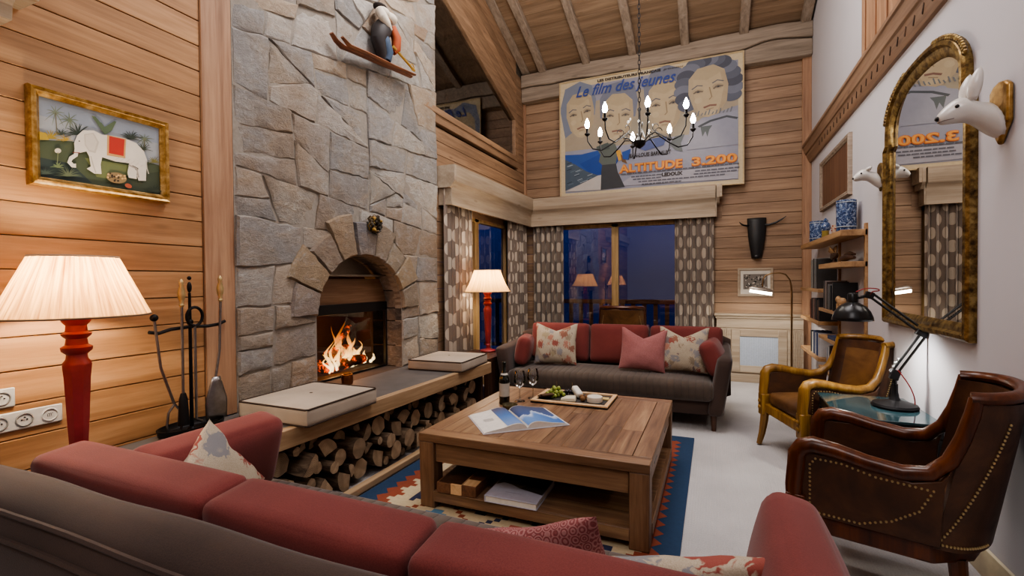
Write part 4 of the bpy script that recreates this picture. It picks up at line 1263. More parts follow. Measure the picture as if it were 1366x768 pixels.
# ------------------------------------------------------------------ flat artwork helper: shapes are sketched in any four-cornered
# sketch space and mapped to a W x H rectangle lying in the local XZ plane, facing -Y
def homog(c):      # c: TL, TR, BR, BL in sketch units -> function to (u, v) with v up
    (x0, y0), (x1, y1), (x2, y2), (x3, y3) = c
    # unit square -> quad projective map
    dx1, dx2, sx = x1-x2, x3-x2, x0-x1+x2-x3; dy1, dy2, sy = y1-y2, y3-y2, y0-y1+y2-y3
    den = dx1*dy2-dx2*dy1
    g = (sx*dy2-dx2*sy)/den; h = (dx1*sy-sx*dy1)/den
    A = Matrix(((x1-x0+g*x1, x3-x0+h*x3, x0), (y1-y0+g*y1, y3-y0+h*y3, y0), (g, h, 1))).inverted()
    def f(x, y):
        q = A @ Vector((x, y, 1)); return q.x/q.z, 1-q.y/q.z
    return f
class Art:
    def __init__(s, W, H, fn=None):
        s.m = MB(); s.W = W; s.H = H; s.fn = fn or (lambda u, v: (u, v)); s.k = 0
    def P(s, p):
        u, v = s.fn(*p); u = min(1, max(0, u)); v = min(1, max(0, v))
        return ((u-.5)*s.W, (v-.5)*s.H)
    def poly(s, pts, col):
        s.k += 1; d = -.00006*s.k - .001
        q = [s.P(p) for p in pts]
        s.m.col = hexc(col) if isinstance(col, str) else col
        a = sum(q[i][0]*q[(i+1) % len(q)][1]-q[(i+1) % len(q)][0]*q[i][1] for i in range(len(q)))
        if a < 0: q = q[::-1]
        s.m.add([(x, d, z) for x, z in q], [tuple(range(len(q)))])
        return s
    def ell(s, c, rx, ry, col, rot=0, n=20):
        return s.poly([(c[0]+rx*math.cos(t)*math.cos(rot)-ry*math.sin(t)*math.sin(rot), c[1]+rx*math.cos(t)*math.sin(rot)+ry*math.sin(t)*math.cos(rot)) for t in [2*PI*k/n for k in range(n)]], col)
    def line(s, pts, w, col, taper=False):
        L = []; Rr = []; n = len(pts)
        for i in range(n):
            a, b = pts[max(0, i-1)], pts[min(n-1, i+1)]
            dx, dy = b[0]-a[0], b[1]-a[1]; l = math.hypot(dx, dy) or 1
            ww = w*(1-.9*i/(n-1)) if taper else w
            L.append((pts[i][0]-dy/l*ww/2, pts[i][1]+dx/l*ww/2)); Rr.append((pts[i][0]+dy/l*ww/2, pts[i][1]-dx/l*ww/2))
        return s.poly(L+Rr[::-1], col)
def frame_mb(W, H, fw, d, prof=None):
    """mitred picture frame in the XZ plane, outer size W x H, facing -Y; prof = (inset, height) pairs"""
    prof = prof or [(0, 0), (0, d*.7), (fw*.15, d), (fw*.45, d*.85), (fw*.6, d*.95), (fw*.85, d*.6), (fw, d*.5), (fw, 0)]
    m = MB(); n = len(prof); vs = []; fs = []
    for sx, sz in ((-1,-1), (1,-1), (1,1), (-1,1)):
        for i, h in prof: vs.append((sx*(W/2-i), -h, sz*(H/2-i)))
    for c in range(4):
        c2 = (c+1) % 4
        for k in range(n-1): fs.append((c*n+k, c2*n+k, c2*n+k+1, c*n+k+1))
    m.add(vs, fs); return m
def place(o, loc, rz): o.location = loc; o.rotation_euler = (0, 0, rz); return o

# elephant painting on the left wall (local -Y faces into the room = +X world -> rz = +90 deg)
W_, H_ = .574, .437
t = thing('framed_painting', 'gilt framed painting of a white elephant with red saddle cloth on pine wall', 'painting', (XL, 1.356, 2.007), PI/2)
link_mesh('frame', frame_mb(W_, H_, .04, .042), M['gold'], t, ang=25)
iw, ih = W_-.078, H_-.078
a = Art(iw, ih, homog([(98, 88), (835, 280), (835, 710), (103, 608)]))
m0 = a.m; m0.col = hexc('8f959b'); m0.bb((-iw/2, -.001, -ih/2), (iw/2, .0, ih/2))
a.poly([(90, 80), (840, 275), (840, 500), (90, 330)], '9a9fa3'); a.poly([(90, 80), (840, 275), (840, 380), (90, 210)], '8b94a0')
a.poly([(90, 370), (300, 375), (500, 420), (840, 520), (840, 720), (90, 615)], '46513a'); a.poly([(90, 480), (300, 520), (420, 640), (90, 615)], '2c3a37')
a.poly([(380, 480), (640, 520), (720, 640), (450, 600)], '667048'); a.poly([(560, 600), (840, 560), (840, 720), (520, 665)], '3c4634')
rr = random.Random(5)
def spray(c, L, n, col, w=7, a0=PI, a1=2*PI):
    for k in range(n):
        t_ = a0+(a1-a0)*(k+.5)/n+rr.uniform(-.12, .12); l = L*rr.uniform(.75, 1.1)
        p = [(c[0]+l*f*math.cos(t_), c[1]+l*f*math.sin(t_)+.28*l*f*f) for f in (0, .3, .6, .85, 1)]
        a.line(p, w, col, True)
spray((205, 195), 75, 11, '75806d', 8, 0, 2*PI); spray((290, 240), 65, 10, '6a765f', 8, 0, 2*PI); spray((745, 350), 62, 10, '69755f', 7, 0, 2*PI)
a.line([(205, 195), (212, 330)], 5, '6f6a55'); a.line([(745, 350), (740, 430)], 5, '6f6a55')
spray((340, 330), 95, 14, '2f3b30', 9); spray((235, 335), 62, 10, '39453a', 7); spray((660, 350), 75, 14, '2e3a2e', 8); spray((735, 420), 60, 9, '37412f', 7)
for p in ([(500, 330), (420, 210), (445, 215), (490, 270), (515, 320)], [(510, 325), (500, 280), (560, 240), (572, 245), (545, 300)], [(505, 320), (470, 270), (478, 250), (515, 300)]): a.poly(p, '54664c')
spray((170, 360), 75, 11, '9a8430', 9); spray((110, 350), 55, 8, 'b39a35', 9); spray((260, 372), 60, 8, 'a88c34', 8); spray((800, 500), 55, 10, '6e6c38', 7); a.poly([(100, 320), (140, 330), (160, 372), (100, 372)], 'ab9336')
EW = 'd6d0c4'
a.poly([(330, 340), (365, 305), (430, 305), (480, 330), (540, 335), (620, 350), (690, 380), (735, 430), (755, 490), (748, 560), (745, 620), (700, 620), (690, 590), (700, 540), (660, 520), (690, 560), (688, 610), (640, 602), (632, 570), (645, 510), (560, 500), (480, 475), (470, 520), (474, 582), (430, 580), (385, 550), (410, 535), (400, 470), (385, 440), (345, 450), (315, 440), (310, 390)], EW)
a.line([(325, 430), (320, 465), (290, 485), (280, 510), (300, 532), (320, 532)], 26, EW); a.poly([(372, 330), (430, 320), (462, 380), (440, 450), (400, 440), (375, 400)], 'bfb8ab'); a.poly([(380, 335), (425, 328), (450, 380), (432, 435), (402, 430), (382, 395)], 'cdc6ba')
a.ell((342, 375), 5, 4, '3a342e'); a.line([(300, 448), (345, 450)], 5, '8d4a3c'); a.line([(640, 520), (690, 545), (700, 600)], 10, 'a39c92'); a.line([(410, 470), (425, 530), (440, 575)], 6, 'b0a99c'); a.line([(748, 490), (752, 540), (762, 575)], 6, 'bfb8ab')
for k in range(6): a.line([(560+k*30, 490+k*8), (600+k*25, 460+k*12)], 3, 'c4bdb0')
a.poly([(512, 332), (628, 355), (620, 478), (508, 462)], 'c49a66'); a.poly([(524, 338), (618, 358), (610, 465), (520, 448)], 'b13427')
a.ell((565, 605), 62, 34, '8a7552', .15)
for k in range(22): a.ell((565+rr.uniform(-55, 55), 602+rr.uniform(-26, 24)), 7, 6, rr.choice(('3a2f22', 'c9a873', '55452f')))
a.ell((635, 655), 22, 14, 'a8553a', .4); a.ell((210, 440), 20, 16, 'cfc7b2'); a.line([(210, 450), (205, 530)], 5, '6f7a58')
spray((210, 545), 50, 9, '65744f', 9); spray((270, 600), 90, 16, '59644c', 6); spray((130, 590), 70, 10, '3f4d42', 7); spray((790, 690), 70, 12, '2e382a', 7)
c_ = link_mesh('canvas', a.m, M['paint'], t, smooth=False); c_.location = (0, -.012, 0)

# film poster leaning above the pelmet
PW, PH = 2.475, 1.705
t = thing('film_poster', 'large framed vintage film poster with four painted faces above the pelmet', 'poster', (-.8825, 6.855, 3.445), 0)
m = MB(); m.bb((-PW/2, 0, -PH/2), (PW/2, .02, PH/2)); link_mesh('backing', m, plain('poster border', 'bfb092', .7), t)
link_mesh('frame', frame_mb(PW+.02, PH+.02, .018, .016), plain('cream frame', 'b9a582', .6), t)
a = Art(PW, PH, homog([(28, 195), (920, 35), (920, 675), (35, 745)]))
U = lambda u, v: a_inv(u, v)
def uvpoly(pts, col):
    f = a.fn; a.fn = lambda u, v: (u, v); a.poly(pts, col); a.fn = f
def uvell(c, rx, ry, col, rot=0, n=24):
    f = a.fn; a.fn = lambda u, v: (u, v); a.ell(c, rx, ry, col, rot, n); a.fn = f
def uvline(pts, w, col, taper=False):
    f = a.fn; a.fn = lambda u, v: (u, v); a.line(pts, w, col, taper); a.fn = f
uvpoly([(.03, .035), (.975, .035), (.975, .945), (.03, .945)], '8d8f9d')
uvpoly([(.03, .55), (.975, .55), (.975, .945), (.03, .945)], '8b8b97')
uvpoly([(.03, .40), (.5, .40), (.75, .52), (.975, .6), (.975, .82), (.6, .85), (.03, .78)], '9c917f')
SK = 'b0a084'; SK2 = 'a6967c'; HR = '717583'; DK = '66656a'
def face(u, v, w, h, hair, tilt=0, dark=DK):
    cr, sr = math.cos(tilt), math.sin(tilt)
    def q(x, y): return (u+(x*cr-y*sr)*w, v+(x*sr+y*cr)*h)
    hair(q)
    uvpoly([q(-.45, .40), q(-.5, .05), q(-.40, -.34), q(-.18, -.56), q(0, -.62), q(.2, -.56), q(.42, -.32), q(.5, .05), q(.45, .42), q(.2, .60), q(-.2, .60)], SK)
    uvpoly([q(.12, -.60), q(.42, -.32), q(.5, .05), q(.45, .42), q(.34, .40), q(.38, 0), q(.26, -.34)], SK2)
    uvpoly([q(-.45, .40), q(-.5, .05), q(-.40, -.34), q(-.3, -.45), q(-.36, 0), q(-.34, .40)], 'a99a80'); uvell(q(-.27, -.15), .10*w, .07*h, 'b5a68a'); uvell(q(.0, -.5), .12*w, .05*h, 'b7a88c'); uvell(q(-.25, .07), .14*w, .06*h, 'a4957b'); uvell(q(.25, .07), .14*w, .06*h, '9f9078'); uvpoly([q(-.2, .60), q(.2, .6), q(.42, .40), q(0, .28), q(-.42, .40)], 'a8997e')
    for s in (-1, 1):
        uvline([q(s*.12, .17), q(s*.25, .21), q(s*.40, .15)], .05*h*.5, dark); uvell(q(s*.25, .06), .085*w, .028*h, '6a655f'); uvell(q(s*.25, .06), .03*w, .024*h, '3c3a3d')
        uvline([q(s*.13, .03), q(s*.25, .085), q(s*.37, .04)], .010, '6d6358')
    uvline([q(.04, .1), q(.07, -.14), q(.0, -.19)], .006, '8a7a62'); uvline([q(-.16, -.35), q(0, -.33), q(.16, -.36)], .014, '7d5f55'); uvline([q(-.1, -.41), q(.08, -.41)], .006, '8e7c66')
def hair_short(q): uvpoly([q(-.56, .0), q(-.6, .5), q(-.35, .85), q(.1, .92), q(.5, .78), q(.62, .4), q(.56, .0)], HR)
def hair_side(q): uvpoly([q(-.62, -.5), q(-.72, .3), q(-.45, .82), q(.1, .9), q(.5, .7), q(.6, .3), q(.5, -.1)], '757c8b')
def hair_curly(q):
    for k in range(16):
        an = -.5+4.1*k/15; x, y = .62*math.cos(an), .1+.66*math.sin(an)
        uvell(q(x, y), .05, .05, ('5c606d', '6f7380', '4f525e')[k % 3])
uvpoly([(.26, .50), (.45, .5), (.52, .42), (.74, .42), (.8, .55), (.7, .62), (.3, .6)], '98907f')
face(.125, .70, .17, .32, hair_side, .12); face(.345, .635, .18, .33, hair_short, -.06); face(.605, .67, .185, .36, hair_short, .02); face(.83, .735, .20, .33, hair_curly, .12)
uvpoly([(.74, .50), (.86, .55), (.975, .56), (.975, .30), (.72, .30)], '8f919e')
uvline([(.78, .47), (.84, .505), (.92, .525), (.972, .50)], .016, '4d5258'); uvpoly([(.79, .47), (.80, .39), (.815, .43), (.825, .385), (.835, .44), (.85, .47)], '5a6265'); uvpoly([(.63, .36), (.66, .42), (.71, .43), (.69, .36), (.70, .29), (.66, .31)], '666d70')
for k in range(12): uvline([(.74+k*.018, .555), (.748+k*.018, .575+.01*(k % 3))], .006, '6f7379')
uvpoly([(.03, .10), (.03, .37), (.13, .36), (.24, .38), (.27, .20), (.2, .15)], '2d4f94'); uvpoly([(.12, .28), (.27, .36), (.36, .30), (.30, .16), (.2, .16)], '23448c')
uvpoly([(.03, .06), (.03, .33), (.09, .28), (.16, .21), (.24, .16)], '4a5866')
for k in range(26):
    u = rr.uniform(.035, .19); v = rr.uniform(.08, .30-(u-.03)*.9); uvline([(u, v), (u+.03, v+.012)], .006, rr.choice(('2f3a48', '8b97a0', '5f6f7d')))
uvpoly([(.03, .05), (.23, .165), (.27, .17), (.27, .04)], 'b5b0ab'); uvpoly([(.34, .06), (.42, .13), (.975, .15), (.975, .04)], '9d9ca6')
uvpoly([(.245, .04), (.25, .20), (.255, .255), (.335, .255), (.345, .18), (.385, .05)], '3e4044'); uvpoly([(.235, .28), (.245, .34), (.22, .40), (.27, .43), (.33, .42), (.345, .36), (.335, .25), (.255, .25)], '5d645f')
uvpoly([(.22, .41), (.24, .37), (.3, .38), (.29, .435)], '4c5552'); uvpoly([(.335, .36), (.36, .36), (.375, .28), (.35, .27)], 'c79a45'); uvpoly([(.36, .33), (.385, .29), (.4, .24), (.37, .26)], '6d5238'); uvpoly([(.37, .34), (.42, .36), (.41, .27), (.375, .28)], '2d4f94')
uvpoly([(.46, .36), (.52, .42), (.62, .43), (.6, .36), (.5, .33)], '5b6690')
a.m.v = [(x, y-.0005, z) for x, y, z in a.m.v]
link_mesh('print', a.m, M['matte'], t, smooth=False)
# lettering
def letter(mbx, s, u, v, size, width=None, shear=0, bold=0, d=-.015, align='LEFT', rot=0):
    vs, fs = text_mesh(s, size, .0006, align, shear, bold, width)
    c, sn = math.cos(rot), math.sin(rot)
    mbx.add([((u-.5)*PW+p.x*c-p.y*sn, d-p.z, (v-.5)*PH+p.x*sn+p.y*c) for p in vs], fs)
def lettering(col, items):
    im = plain('poster ink '+col, col, .8)
    for it in items:
        m = MB(); letter(m, *it[0], **it[1]); link_mesh('lettering', m, im, t, smooth=False)
lettering('3c3836', [(('LES DISTRIBUTEURS FRANÇAIS', .23, .957, .045), dict(width=.88, bold=.002)), (('présentent', .60, .960, .035), dict(width=.26, shear=.3)),
  (('JEAN-LOUIS BARRAULT', .405, .285, .075), dict(width=.58, bold=.002, shear=.1)), (('LEDOUX', .59, .108, .065), dict(width=.27, bold=.003))])
lettering('3b4c8c', [(('Le film des jeunes', .10, .855, .22), dict(width=1.40, shear=.42, bold=.003))])
lettering('c0703a', [(('ALTITUDE', .352, .168, .152), dict(width=.86, bold=.009)), (('3.200', .745, .170, .152), dict(width=.56, bold=.009))])
lettering('d99a52', [(('ALTITUDE', .3545, .171, .148), dict(width=.85, bold=.002, d=-.0165)), (('3.200', .7475, .173, .148), dict(width=.55, bold=.002, d=-.0165))])
m = MB(); q = random.Random(2)
for row, (u0, u1) in enumerate(((.36, .96), (.42, .97), (.43, .95), (.46, .90), (.48, .68))):
    u = u0; v = .148-row*.0225 if row else .155
    while u < u1:
        w = q.uniform(.012, .035)
        if not (row in (1, 2) and .565 < u < .73): m.box(((u+w/2-.5)*PW, -.0155, (v-.5)*PH), (w*PW*.85, .0006, .016))
        u += w
link_mesh('credit_lines', m, plain('grey print', '5f606a', .8), t, smooth=False)

# ------------------------------------------------------------------ arched gilt mirror on the right wall (local -Y faces room: rz = -90 deg)
t = thing('wall_mirror', 'tall arched gilt mirror on the white wall', 'mirror', (XR, 3.49, 1.04), -PI/2)
def arch_outline(ins):
    hw, zs, zt = .61-ins, 1.19-.0, 1.60-ins
    P = [(-hw, ins), (hw, ins), (hw, zs-ins*.3)]
    hx = hw-.045
    P += [(hx, zs+.03-ins*.3)] if 1 else []
    base = zs+.10
    n = 22
    for k in range(n+1):
        th = PI*k/n
        P.append((hx*math.copysign(abs(math.cos(th))**.85, math.cos(th)), base-ins*.2+(zt-base)*max(0, math.sin(th))**.9))
    P += [(-hx, zs+.03-ins*.3), (-hw, zs-ins*.3)]
    return P
prof = [(0, 0), (0, .03), (.012, .042), (.03, .045), (.042, .03), (.055, .028), (.07, .022), (.085, .012), (.085, .002)]
m = MB(); rings = [[(x, -d, z) for x, z in arch_outline(i)] for i, d in prof]; n = len(rings[0]); vs = sum(rings, []); fs = []
for k in range(len(prof)-1):
    for i in range(n): fs.append((k*n+i, k*n+(i+1) % n, (k+1)*n+(i+1) % n, (k+1)*n+i))
m.add(vs, fs); link_mesh('frame', m, M['gilt'], t, ang=30)
for s in (-1, 1):
    m = MB()
    for k in range(16):
        th = .25+1.0*k/15; x = s*.585*math.cos(th)**.85; z = 1.29+.30*math.sin(th)**.9
        m.ball((x, -.035, z), (.022, .012, .016), 6, 5, (0, 0, 0))
    link_mesh('carved_border', m, M['gilt'], t)
m = MB(); P = arch_outline(.08); m.add([(x, -.008, z) for x, z in P], [tuple(range(len(P)))])
link_mesh('mirror_glass', m, M['mirror'], t, smooth=False)

# ------------------------------------------------------------------ animal head mounts
def head_mount(label, loc, s, ear_h, plaque):
    t = thing('animal_head_mount', label, 'animal head', loc, -PI/2)     # local -Y into the room, x = towards the viewer's far side
    m = MB(); pl = [(-.085, .13), (-.05, .155), (0, .165), (.05, .155), (.085, .13), (.085, -.05), (.04, -.10), (0, -.155), (-.04, -.10), (-.085, -.05)]
    m.prism([(x*s, z*s) for x, z in pl], -.03*s, -.002, 'y'); link_mesh('shield_plaque', m, plaque, t, bevel=.01*s)
    S = [(0, -.02, -.03, .085, .10), (0, -.06, -.025, .078, .095), (0, -.10, .0, .066, .085), (0, -.135, .03, .06, .075), (0, -.165, .045, .058, .068), (0, -.195, .038, .05, .058), (0, -.225, .026, .042, .046), (0, -.25, .012, .033, .035), (0, -.268, .003, .02, .022)]
    n = 16; m = MB(); vs = []; fs = []
    for (x, y, z, rx, rz_) in S:
        for k in range(n):
            a_ = 2*PI*k/n; vs.append((s*(x+rx*math.cos(a_)), s*(y - .3*rz_*math.sin(a_)), s*(z+rz_*math.sin(a_))))
    for j in range(len(S)-1):
        for k in range(n): fs.append((j*n+k, j*n+(k+1) % n, (j+1)*n+(k+1) % n, (j+1)*n+k))
    fs += [tuple(range(n))[::-1], tuple((len(S)-1)*n+k for k in range(n))]
    m.add(vs, fs); link_mesh('head', m, M['white_glaze'], t, sub=1)
    for e in (-1, 1):
        m = MB(); zt = .09+ear_h
        def ear(u, v):
            a_ = (u-.5)*PI*1.25; w = .031*math.sin(PI*min(1, .12+v*.88))**.7+.001
            return (s*(e*(.036+.016*v)+w*math.sin(a_)), s*(-.155+.02*v+.018-.03*math.cos(a_)*w/.026), s*(.075+ear_h*v))
        m.grid(ear, 10, 8); o = link_mesh('ear', m, M['white_glaze'], t)
        sm = o.modifiers.new('th', 'SOLIDIFY'); sm.thickness = .006*s
        m = MB(); m.ball((s*e*.047, s*-.205, s*.055), s*.0095, 10, 8); link_mesh('eye', m, M['black'], t)
    m = MB(); m.ball((0, s*-.268, s*.012), (s*.016, s*.012, s*.013), 10, 8); link_mesh('nose', m, M['black'], t)
    m = MB()
    for e in (-1, 1): m.tube([(0, s*-.268, s*-.010), (s*e*.027, s*-.25, s*-.006), (s*e*.043, s*-.215, s*-.004)], s*.002, 5)
    link_mesh('mouth_line', m, plain('mouth', '6d625c', .6), t)
    return t
head_mount('white long eared animal head on a gold shield plaque, right of the mirror', (XR, 2.66, 2.035), .84, .165, M['gold'])
head_mount('white animal head with short ears mounted between mirror and brown picture', (XR, 4.24, 2.08), .66, .055, M['gilt'])

# brown framed picture beyond the mirror
t = thing('wall_picture', 'dark brown panel in a pale wood frame above the bookshelves', 'picture', (XR, 5.67, 2.37), -PI/2)
link_mesh('frame', frame_mb(1.24, .55, .05, .035), M['rafter'], t); m = MB(); m.bb((-.58, -.012, -.235), (.58, -.004, .235)); link_mesh('panel', m, wood('brown panel', '4d3526', '6d4d3a', '7f5e48', 'z', .5, .8, .05, knots=False), t)

# black horned mask and framed photo on the back wall
t = thing('horned_mask', 'black leather bull mask with curved horns on the pine back wall', 'wall mask', (.515, YB, 1.88), 0)
m = MB()
def msk(u, v):
    a_ = (u-.5)*2; w = .105-.052*v+.012*math.sin(v*PI*1.1); dz = .045*(1-abs(a_)**2.2)*(1-.2*v)
    return (a_*w, -.012-dz-.02*math.sin(v*PI), .265-.52*v)
m.grid(msk, 14, 12); o = link_mesh('mask', m, plain('black hide', '1d1d1f', .5, 0, 30, .1, .2), t); sm = o.modifiers.new('th', 'SOLIDIFY'); sm.thickness = .012
m = MB(); m.ball((0, -.06, -.24), (.045, .02, .03), 10, 6); link_mesh('muzzle', m, M['black'], t)
for s in (-1, 1):
    m = MB(); m.tube([(s*.07, -.03, .175), (s*.14, -.035, .17), (s*.22, -.04, .195), (s*.29, -.05, .235), (s*.335, -.06, .27)] if s > 0 else [(-.07, -.03, .175), (-.12, -.05, .17), (-.16, -.09, .175), (-.19, -.13, .19), (-.21, -.16, .21)], [.013, .014, .012, .009, .003], 8); link_mesh('horn', m, M['black'], t)
t = thing('framed_photo', 'framed black and white group photograph below the horned mask', 'photo', (.50, YB, 1.305), 0)
link_mesh('frame', frame_mb(.42, .375, .035, .02), M['pale_x'], t)
a = Art(.355, .31); a.m.col = hexc('cfc9bd'); a.m.bb((-.177, -.001, -.155), (.177, 0, .155))
a.poly([(.1, .2), (.9, .2), (.9, .85), (.1, .85)], '77716a')
q = random.Random(8)
for k in range(70): a.ell((.14+.72*q.random(), .25+.55*q.random()), .022, .03, q.choice(('2d2a28', '4a4541', 'a39c92', '3a3633', 'c4beb4')), 0, 8)
o = link_mesh('photograph', a.m, M['matte'], t, smooth=False); o.location = (0, -.006, 0)

# radiator cabinet at the back right corner
t = thing('radiator_cabinet', 'pale limed wood radiator cabinet with fluted pilasters against the back wall', 'cabinet', (.53, 6.92, 0))
m = MB(); m.bb((-.50, -.055, .0), (.50, .075, .86)); link_mesh('carcass', m, M['pale_x'], t)
m = MB(); m.prism([(.075, .862), (-.09, .862), (-.10, .875), (-.10, .895), (.075, .895)], -.53, .498, 'x') ; m.bb((-.515, -.075, .835), (.498, .075, .861)); link_mesh('top', m, M['pale_x'], t, bevel=.003)
m = MB(); m.bb((-.505, -.066, .71), (.499, .07, .722)); link_mesh('moulding', m, M['pale_x'], t, bevel=.003)
m = MB(); m.bb((-.505, -.07, 0), (.499, .07, .11)); link_mesh('plinth', m, M['pale_x'], t, bevel=.003)
for s in (-1, 1):
    m = MB(); 
    for k in range(6): m.bb((s*.42-.065+k*.022, -.068, .12), (s*.42-.065+k*.022+.014, -.05, .70))
    link_mesh('pilaster', m, M['pale_z'] if 'pale_z' in M else M['pale_x'], t, bevel=.003)
m = MB(); m.bb((-.32, -.075, .13), (-.22, -.05, .69)); m.bb((.22, -.075, .13), (.32, -.05, .69)); m.bb((-.22, -.075, .60), (.22, -.05, .69)); m.bb((-.22, -.075, .13), (.22, -.05, .22)); d_ = link_mesh('door', m, M['pale_x'], t, bevel=.004)
m = MB(); m.bb((-.22, -.062, .22), (.22, -.055, .60)); link_mesh('mesh_panel', m, plain('grey blue mesh', 'a9b3c2', .5, 0, 60, .1), d_)
m = MB()
for k in range(22): m.bb((-.215+k*.02, -.066, .22), (-.212+k*.02, -.06, .60))
link_mesh('grille', m, plain('mesh wire', 'c9cfd6', .4), d_)

# ------------------------------------------------------------------ carved skier on the stone wall
t = thing('carved_skier', 'carved wooden skier figure in white cap and orange scarf fixed high on the stone', 'figurine', (XL, 3.35, 3.45), PI/2)   # local x = world y, -y into room
m = MB(); m.tube([(-.55, -.08, -.20), (-.50, -.08, -.235), (-.44, -.085, -.255), (-.30, -.09, -.235), (0, -.09, -.195), (.20, -.09, -.165), (.47, -.09, -.135)], [.02, .026, .03, .03, .03, .03, .022], 8, flat=.55); link_mesh('ski', m, wood('ski wood', '5d3826', '855238', '9c6a4a', 'x', .5), t)
m = MB(); m.tube([(-.50, -.14, -.22), (-.42, -.14, -.25), (-.25, -.14, -.225), (.1, -.14, -.185), (.46, -.14, -.13)], [.016, .024, .026, .026, .018], 8, flat=.5); link_mesh('ski', m, wood('ski wood 2', '5d3826', '855238', '9c6a4a', 'x', .5), t)
m = MB(); m.tube([(.03, -.11, -.165), (.0, -.115, -.10), (-.04, -.12, -.02), (-.01, -.12, .06), (.04, -.12, .13), (.06, -.12, .17)], [.045, .055, .07, .085, .075, .05], 12); link_mesh('body', m, plain('dark carved jacket', '2e2a2b', .6, 0, 20, .2), t)
m = MB(); m.tube([(.04, -.14, -.17), (.05, -.15, -.1), (-.0, -.15, -.03), (.0, -.14, .02)], [.035, .045, .05, .045], 10); m.tube([(.10, -.10, -.155), (.11, -.10, -.1), (.06, -.1, -.03)], [.03, .04, .045], 10); link_mesh('trousers', m, plain('worn blue paint', '44566e', .7, 0, 18, .3), t)
m = MB(); m.ball((.05, -.13, .185), (.06, .06, .055), 14, 10); link_mesh('head', m, plain('carved face', '8a6a52', .7), t)
m = MB(); m.tube([(-.06, -.15, .21), (-.055, -.18, .15), (-.01, -.19, .11), (.05, -.18, .09)], [.035, .04, .032, .015], 10); m.ball((.075, -.15, .205), (.075, .062, .045), 14, 10); m.ball((-.01, -.14, .215), (.07, .062, .045), 12, 8); link_mesh('hood', m, plain('off white felt', 'cfc6b8', .9), t)
m = MB(); m.ball((-.015, -.12, .265), (.07, .055, .028), 12, 8); link_mesh('cap', m, plain('dark cap', '2b2422', .8), t)
m = MB(); m.tube([(.10, -.15, .14), (.14, -.17, .06), (.15, -.16, -.03), (.12, -.15, -.07)], [.04, .045, .04, .025], 10); link_mesh('sleeve', m, plain('orange paint', 'a8512c', .7, 0, 20, .15), t)
m = MB(); m.tube([(.08, -.18, -.04), (.44, -.15, -.10)], [.012, .012], 6); m.tube([(.40+.028*math.cos(k*PI/6), -.155+.0*k, -.085+.028*math.sin(k*PI/6)) for k in range(12)], .005, 5, closed=True); link_mesh('ski_pole', m, plain('yellow pole', 'b08a3a', .6), t)

# twig wreath
t_ = MB(); q = random.Random(3)
for k in range(70):
    a0 = q.uniform(0, 2*PI); rr0 = q.uniform(.012, .075); d0 = q.uniform(.9, 2.2); t_.col = hexc(q.choice(('4d3f2c', '2f2b25', '6e5834', '8d7440', '3a352e')))
    t_.tube([(.03+q.uniform(-.02, .05), (rr0+q.uniform(-.012, .012))*math.cos(a0+d0*f/4), (rr0+q.uniform(-.012, .02))*math.sin(a0+d0*f/4)) for f in range(5)], q.uniform(.003, .007), 5)
for k in range(26):
    a0 = q.uniform(0, 2*PI); t_.col = hexc(q.choice(('b08b45', '2b2620', '6b5a34'))); t_.ball((.06+q.uniform(-.02, .02), .06*math.cos(a0), .06*math.sin(a0)), q.uniform(.008, .016), 7, 5)
o = link_mesh('twig_wreath', t_, M['paint']); o.location = (XL+.04, 3.27, 1.84); tag(o, 'small dark twig and cone wreath hanging above the fireplace arch', 'wreath')

# ------------------------------------------------------------------ sockets
def socket_panel(label, y0, y1, z0, z1, centres):
    t = thing('socket_panel', label, 'socket', (XL, (y0+y1)/2, (z0+z1)/2), PI/2)
    m = MB(); m.bb((-(y1-y0)/2, -.012, -(z1-z0)/2), ((y1-y0)/2, 0, (z1-z0)/2)); link_mesh('cover_plate', m, M['white_plastic'], t, bevel=.005)
    for y, k in centres:
        x = y-(y0+y1)/2
        m = MB(); m.lathe([(.03, 0), (.03, .004), (.026, .006), (.024, .001), (.0005, .0005)], (x, -.011, 0), 24, ax=(0, -1, 0)); s_ = link_mesh('socket', m, M['white_plastic'] if k else M['socket_in'], t)
        m = MB()
        if k == 0:
            for e in (-1, 1): m.lathe([(.003, 0), (.003, .002)], (x+e*.009, -.0125, 0), 8, ax=(0, -1, 0))
            m.lathe([(.0025, 0), (.0025, .008)], (x, -.0125, .011), 8, ax=(0, -1, 0))
        else:
            for e in (-1, 0, 1): m.tube([(x+e*.007-.003, -.018, -.006), (x+e*.007-.003, -.018, .004), (x+e*.007, -.018, .007), (x+e*.007+.003, -.018, .004)], .0009, 4)
        link_mesh('pin_hole', m, M['black'], s_)
socket_panel('long grey triple socket panel low on the pine wall by the lamp', .92, 1.172, .727, .808, [(.96, 0), (1.04, 0), (1.125, 1)])
socket_panel('short grey socket panel above the triple socket panel', .86, 1.014, .832, .914, [(.97, 0), (.90, 0)])

